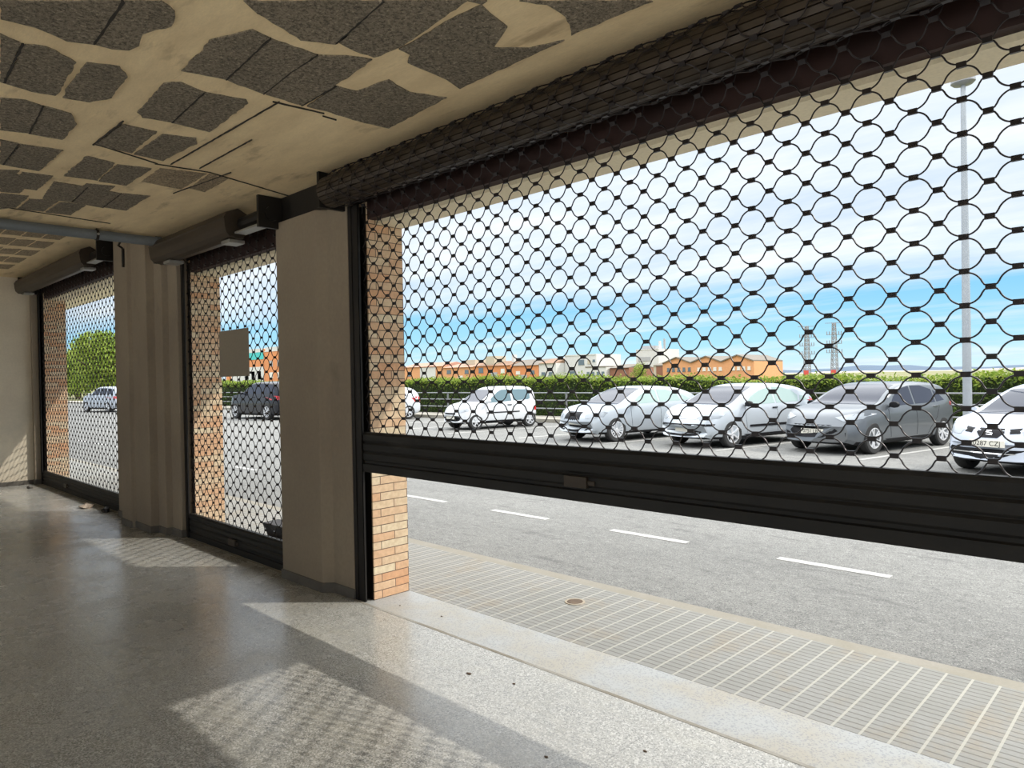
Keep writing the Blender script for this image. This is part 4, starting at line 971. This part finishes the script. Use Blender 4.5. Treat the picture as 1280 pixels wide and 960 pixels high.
building('white shop building with a turquoise fascia', -275.0, -242.7, Y0, 14, 14.0, 'b_orange', 'flat', 'b_white', .5, [(-262, -243.2, 10.4, 12.9, 'b_turq'), (-262, -243.2, 13.0, 14.0, 'b_white'), (-270, -243.2, 2.0, 7.6, 'b_white')] + row(-258, 3, 5, 2.6, 3.0, 6.0, 'b_glass'))
building('distant white block with roof masts', -108.5, -101.5, Y0 + 38, 10, 8.4, 'b_white', 'flat', 'b_white', .5, [(-107.8, -104.0, 5.6, 6.6, 'b_grey')], extras=[('roof_cabin', -107.9, -104.2, 2, 6, 8.4, 9.6, 'b_grey'), ('mast', -103.4, -102.9, 3, 3.5, 8.4, 10.8, 'b_white'), ('mast', -101.9, -101.5, 3, 3.4, 8.4, 11.3, 'b_grey')])

M['lattice'] = mat('lattice_steel', (.30, .30, .31), .6, .3)
M['red_paint'] = mat('red_paint', (.6, .08, .06), .6)
def pylon(x, y, H_, label):
    t = empty('power_pylon', (x, y, 0)); tag(t, label, 'pylon')
    b = MB(); n = 12
    for k in range(n):
        z0, z1 = H_ * k / n, H_ * (k + 1) / n; a0 = 1.35 - .75 * k / n; a1 = 1.35 - .75 * (k + 1) / n
        cs = ((-1, -1), (1, -1), (1, 1), (-1, 1))
        for i in range(4):
            p, q = cs[i], cs[(i + 1) % 4]
            b.bar((p[0] * a0, p[1] * a0, z0), (p[0] * a1, p[1] * a1, z1), .28)
            b.bar((p[0] * a0, p[1] * a0, z0), (q[0] * a1, q[1] * a1, z1), .16); b.bar((q[0] * a0, q[1] * a0, z0), (p[0] * a1, p[1] * a1, z1), .16)
    b.build('lattice_mast', M['lattice'], t)
    d_ = Vector((.83, .56, 0))
    for z, ln in ((H_ - .2, 4.0), (H_ * .77, 3.4), (H_ * .60, 3.4), (H_ * .43, 3.6)):
        b = MB(); b.bar(-d_ * ln + Vector((0, 0, z)), d_ * ln + Vector((0, 0, z)), .25); ar = b.build('cross_arm', M['lattice'], t)
        if z < H_ - 1:
            for s2 in (-1, 1):
                for q in (.62, .95):
                    p = d_ * ln * q * s2 + Vector((0, 0, z)); b = MB(); b.tube([p, p + Vector((0, 0, 1.6))], .22, 6); b.build('insulator', M['lattice'], ar)
    b = MB(); b.box(-1.4, 1.4, -1.42, -1.38, 0, 2.6); b.build('warning_panel', M['red_paint'], t)
pylon(-140.0, 350, 24.4, 'left of the two lattice power pylons on the skyline')
pylon(-127.0, 350, 25.2, 'right of the two lattice power pylons on the skyline')

# hills with real bulk far away
def ridge(name, x0, x1, y, dep, hf, m, label):
    b = MB(); n = 90; rows = 6; vs = []
    for j in range(rows + 1):
        for i in range(n + 1):
            x = x0 + (x1 - x0) * i / n; t = j / rows
            vs.append((x, y + dep * t, -1 + (hf(x) + 1) * math.sin(PI * t) ** .8 if 0 < j < rows else -1))
    b.add(vs, [(j * (n + 1) + i, j * (n + 1) + i + 1, (j + 1) * (n + 1) + i + 1, (j + 1) * (n + 1) + i) for j in range(rows) for i in range(n)])
    return struct(name, b, m, label, smooth=60)
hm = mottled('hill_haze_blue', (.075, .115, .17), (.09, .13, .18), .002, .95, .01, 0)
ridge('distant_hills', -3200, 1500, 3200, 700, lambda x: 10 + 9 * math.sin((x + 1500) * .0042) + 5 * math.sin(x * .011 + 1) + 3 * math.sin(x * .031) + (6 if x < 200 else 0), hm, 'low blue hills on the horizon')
lm = mottled('pale_distant_land', (.50, .42, .36), (.42, .38, .33), .006, .95, .03, 0)
ridge('distant_land', -2600, 1500, 1500, 200, lambda x: 2.0 + 1.0 * math.sin(x * .02) + .6 * math.sin(x * .07), lm, 'pale band of distant land under the hills')
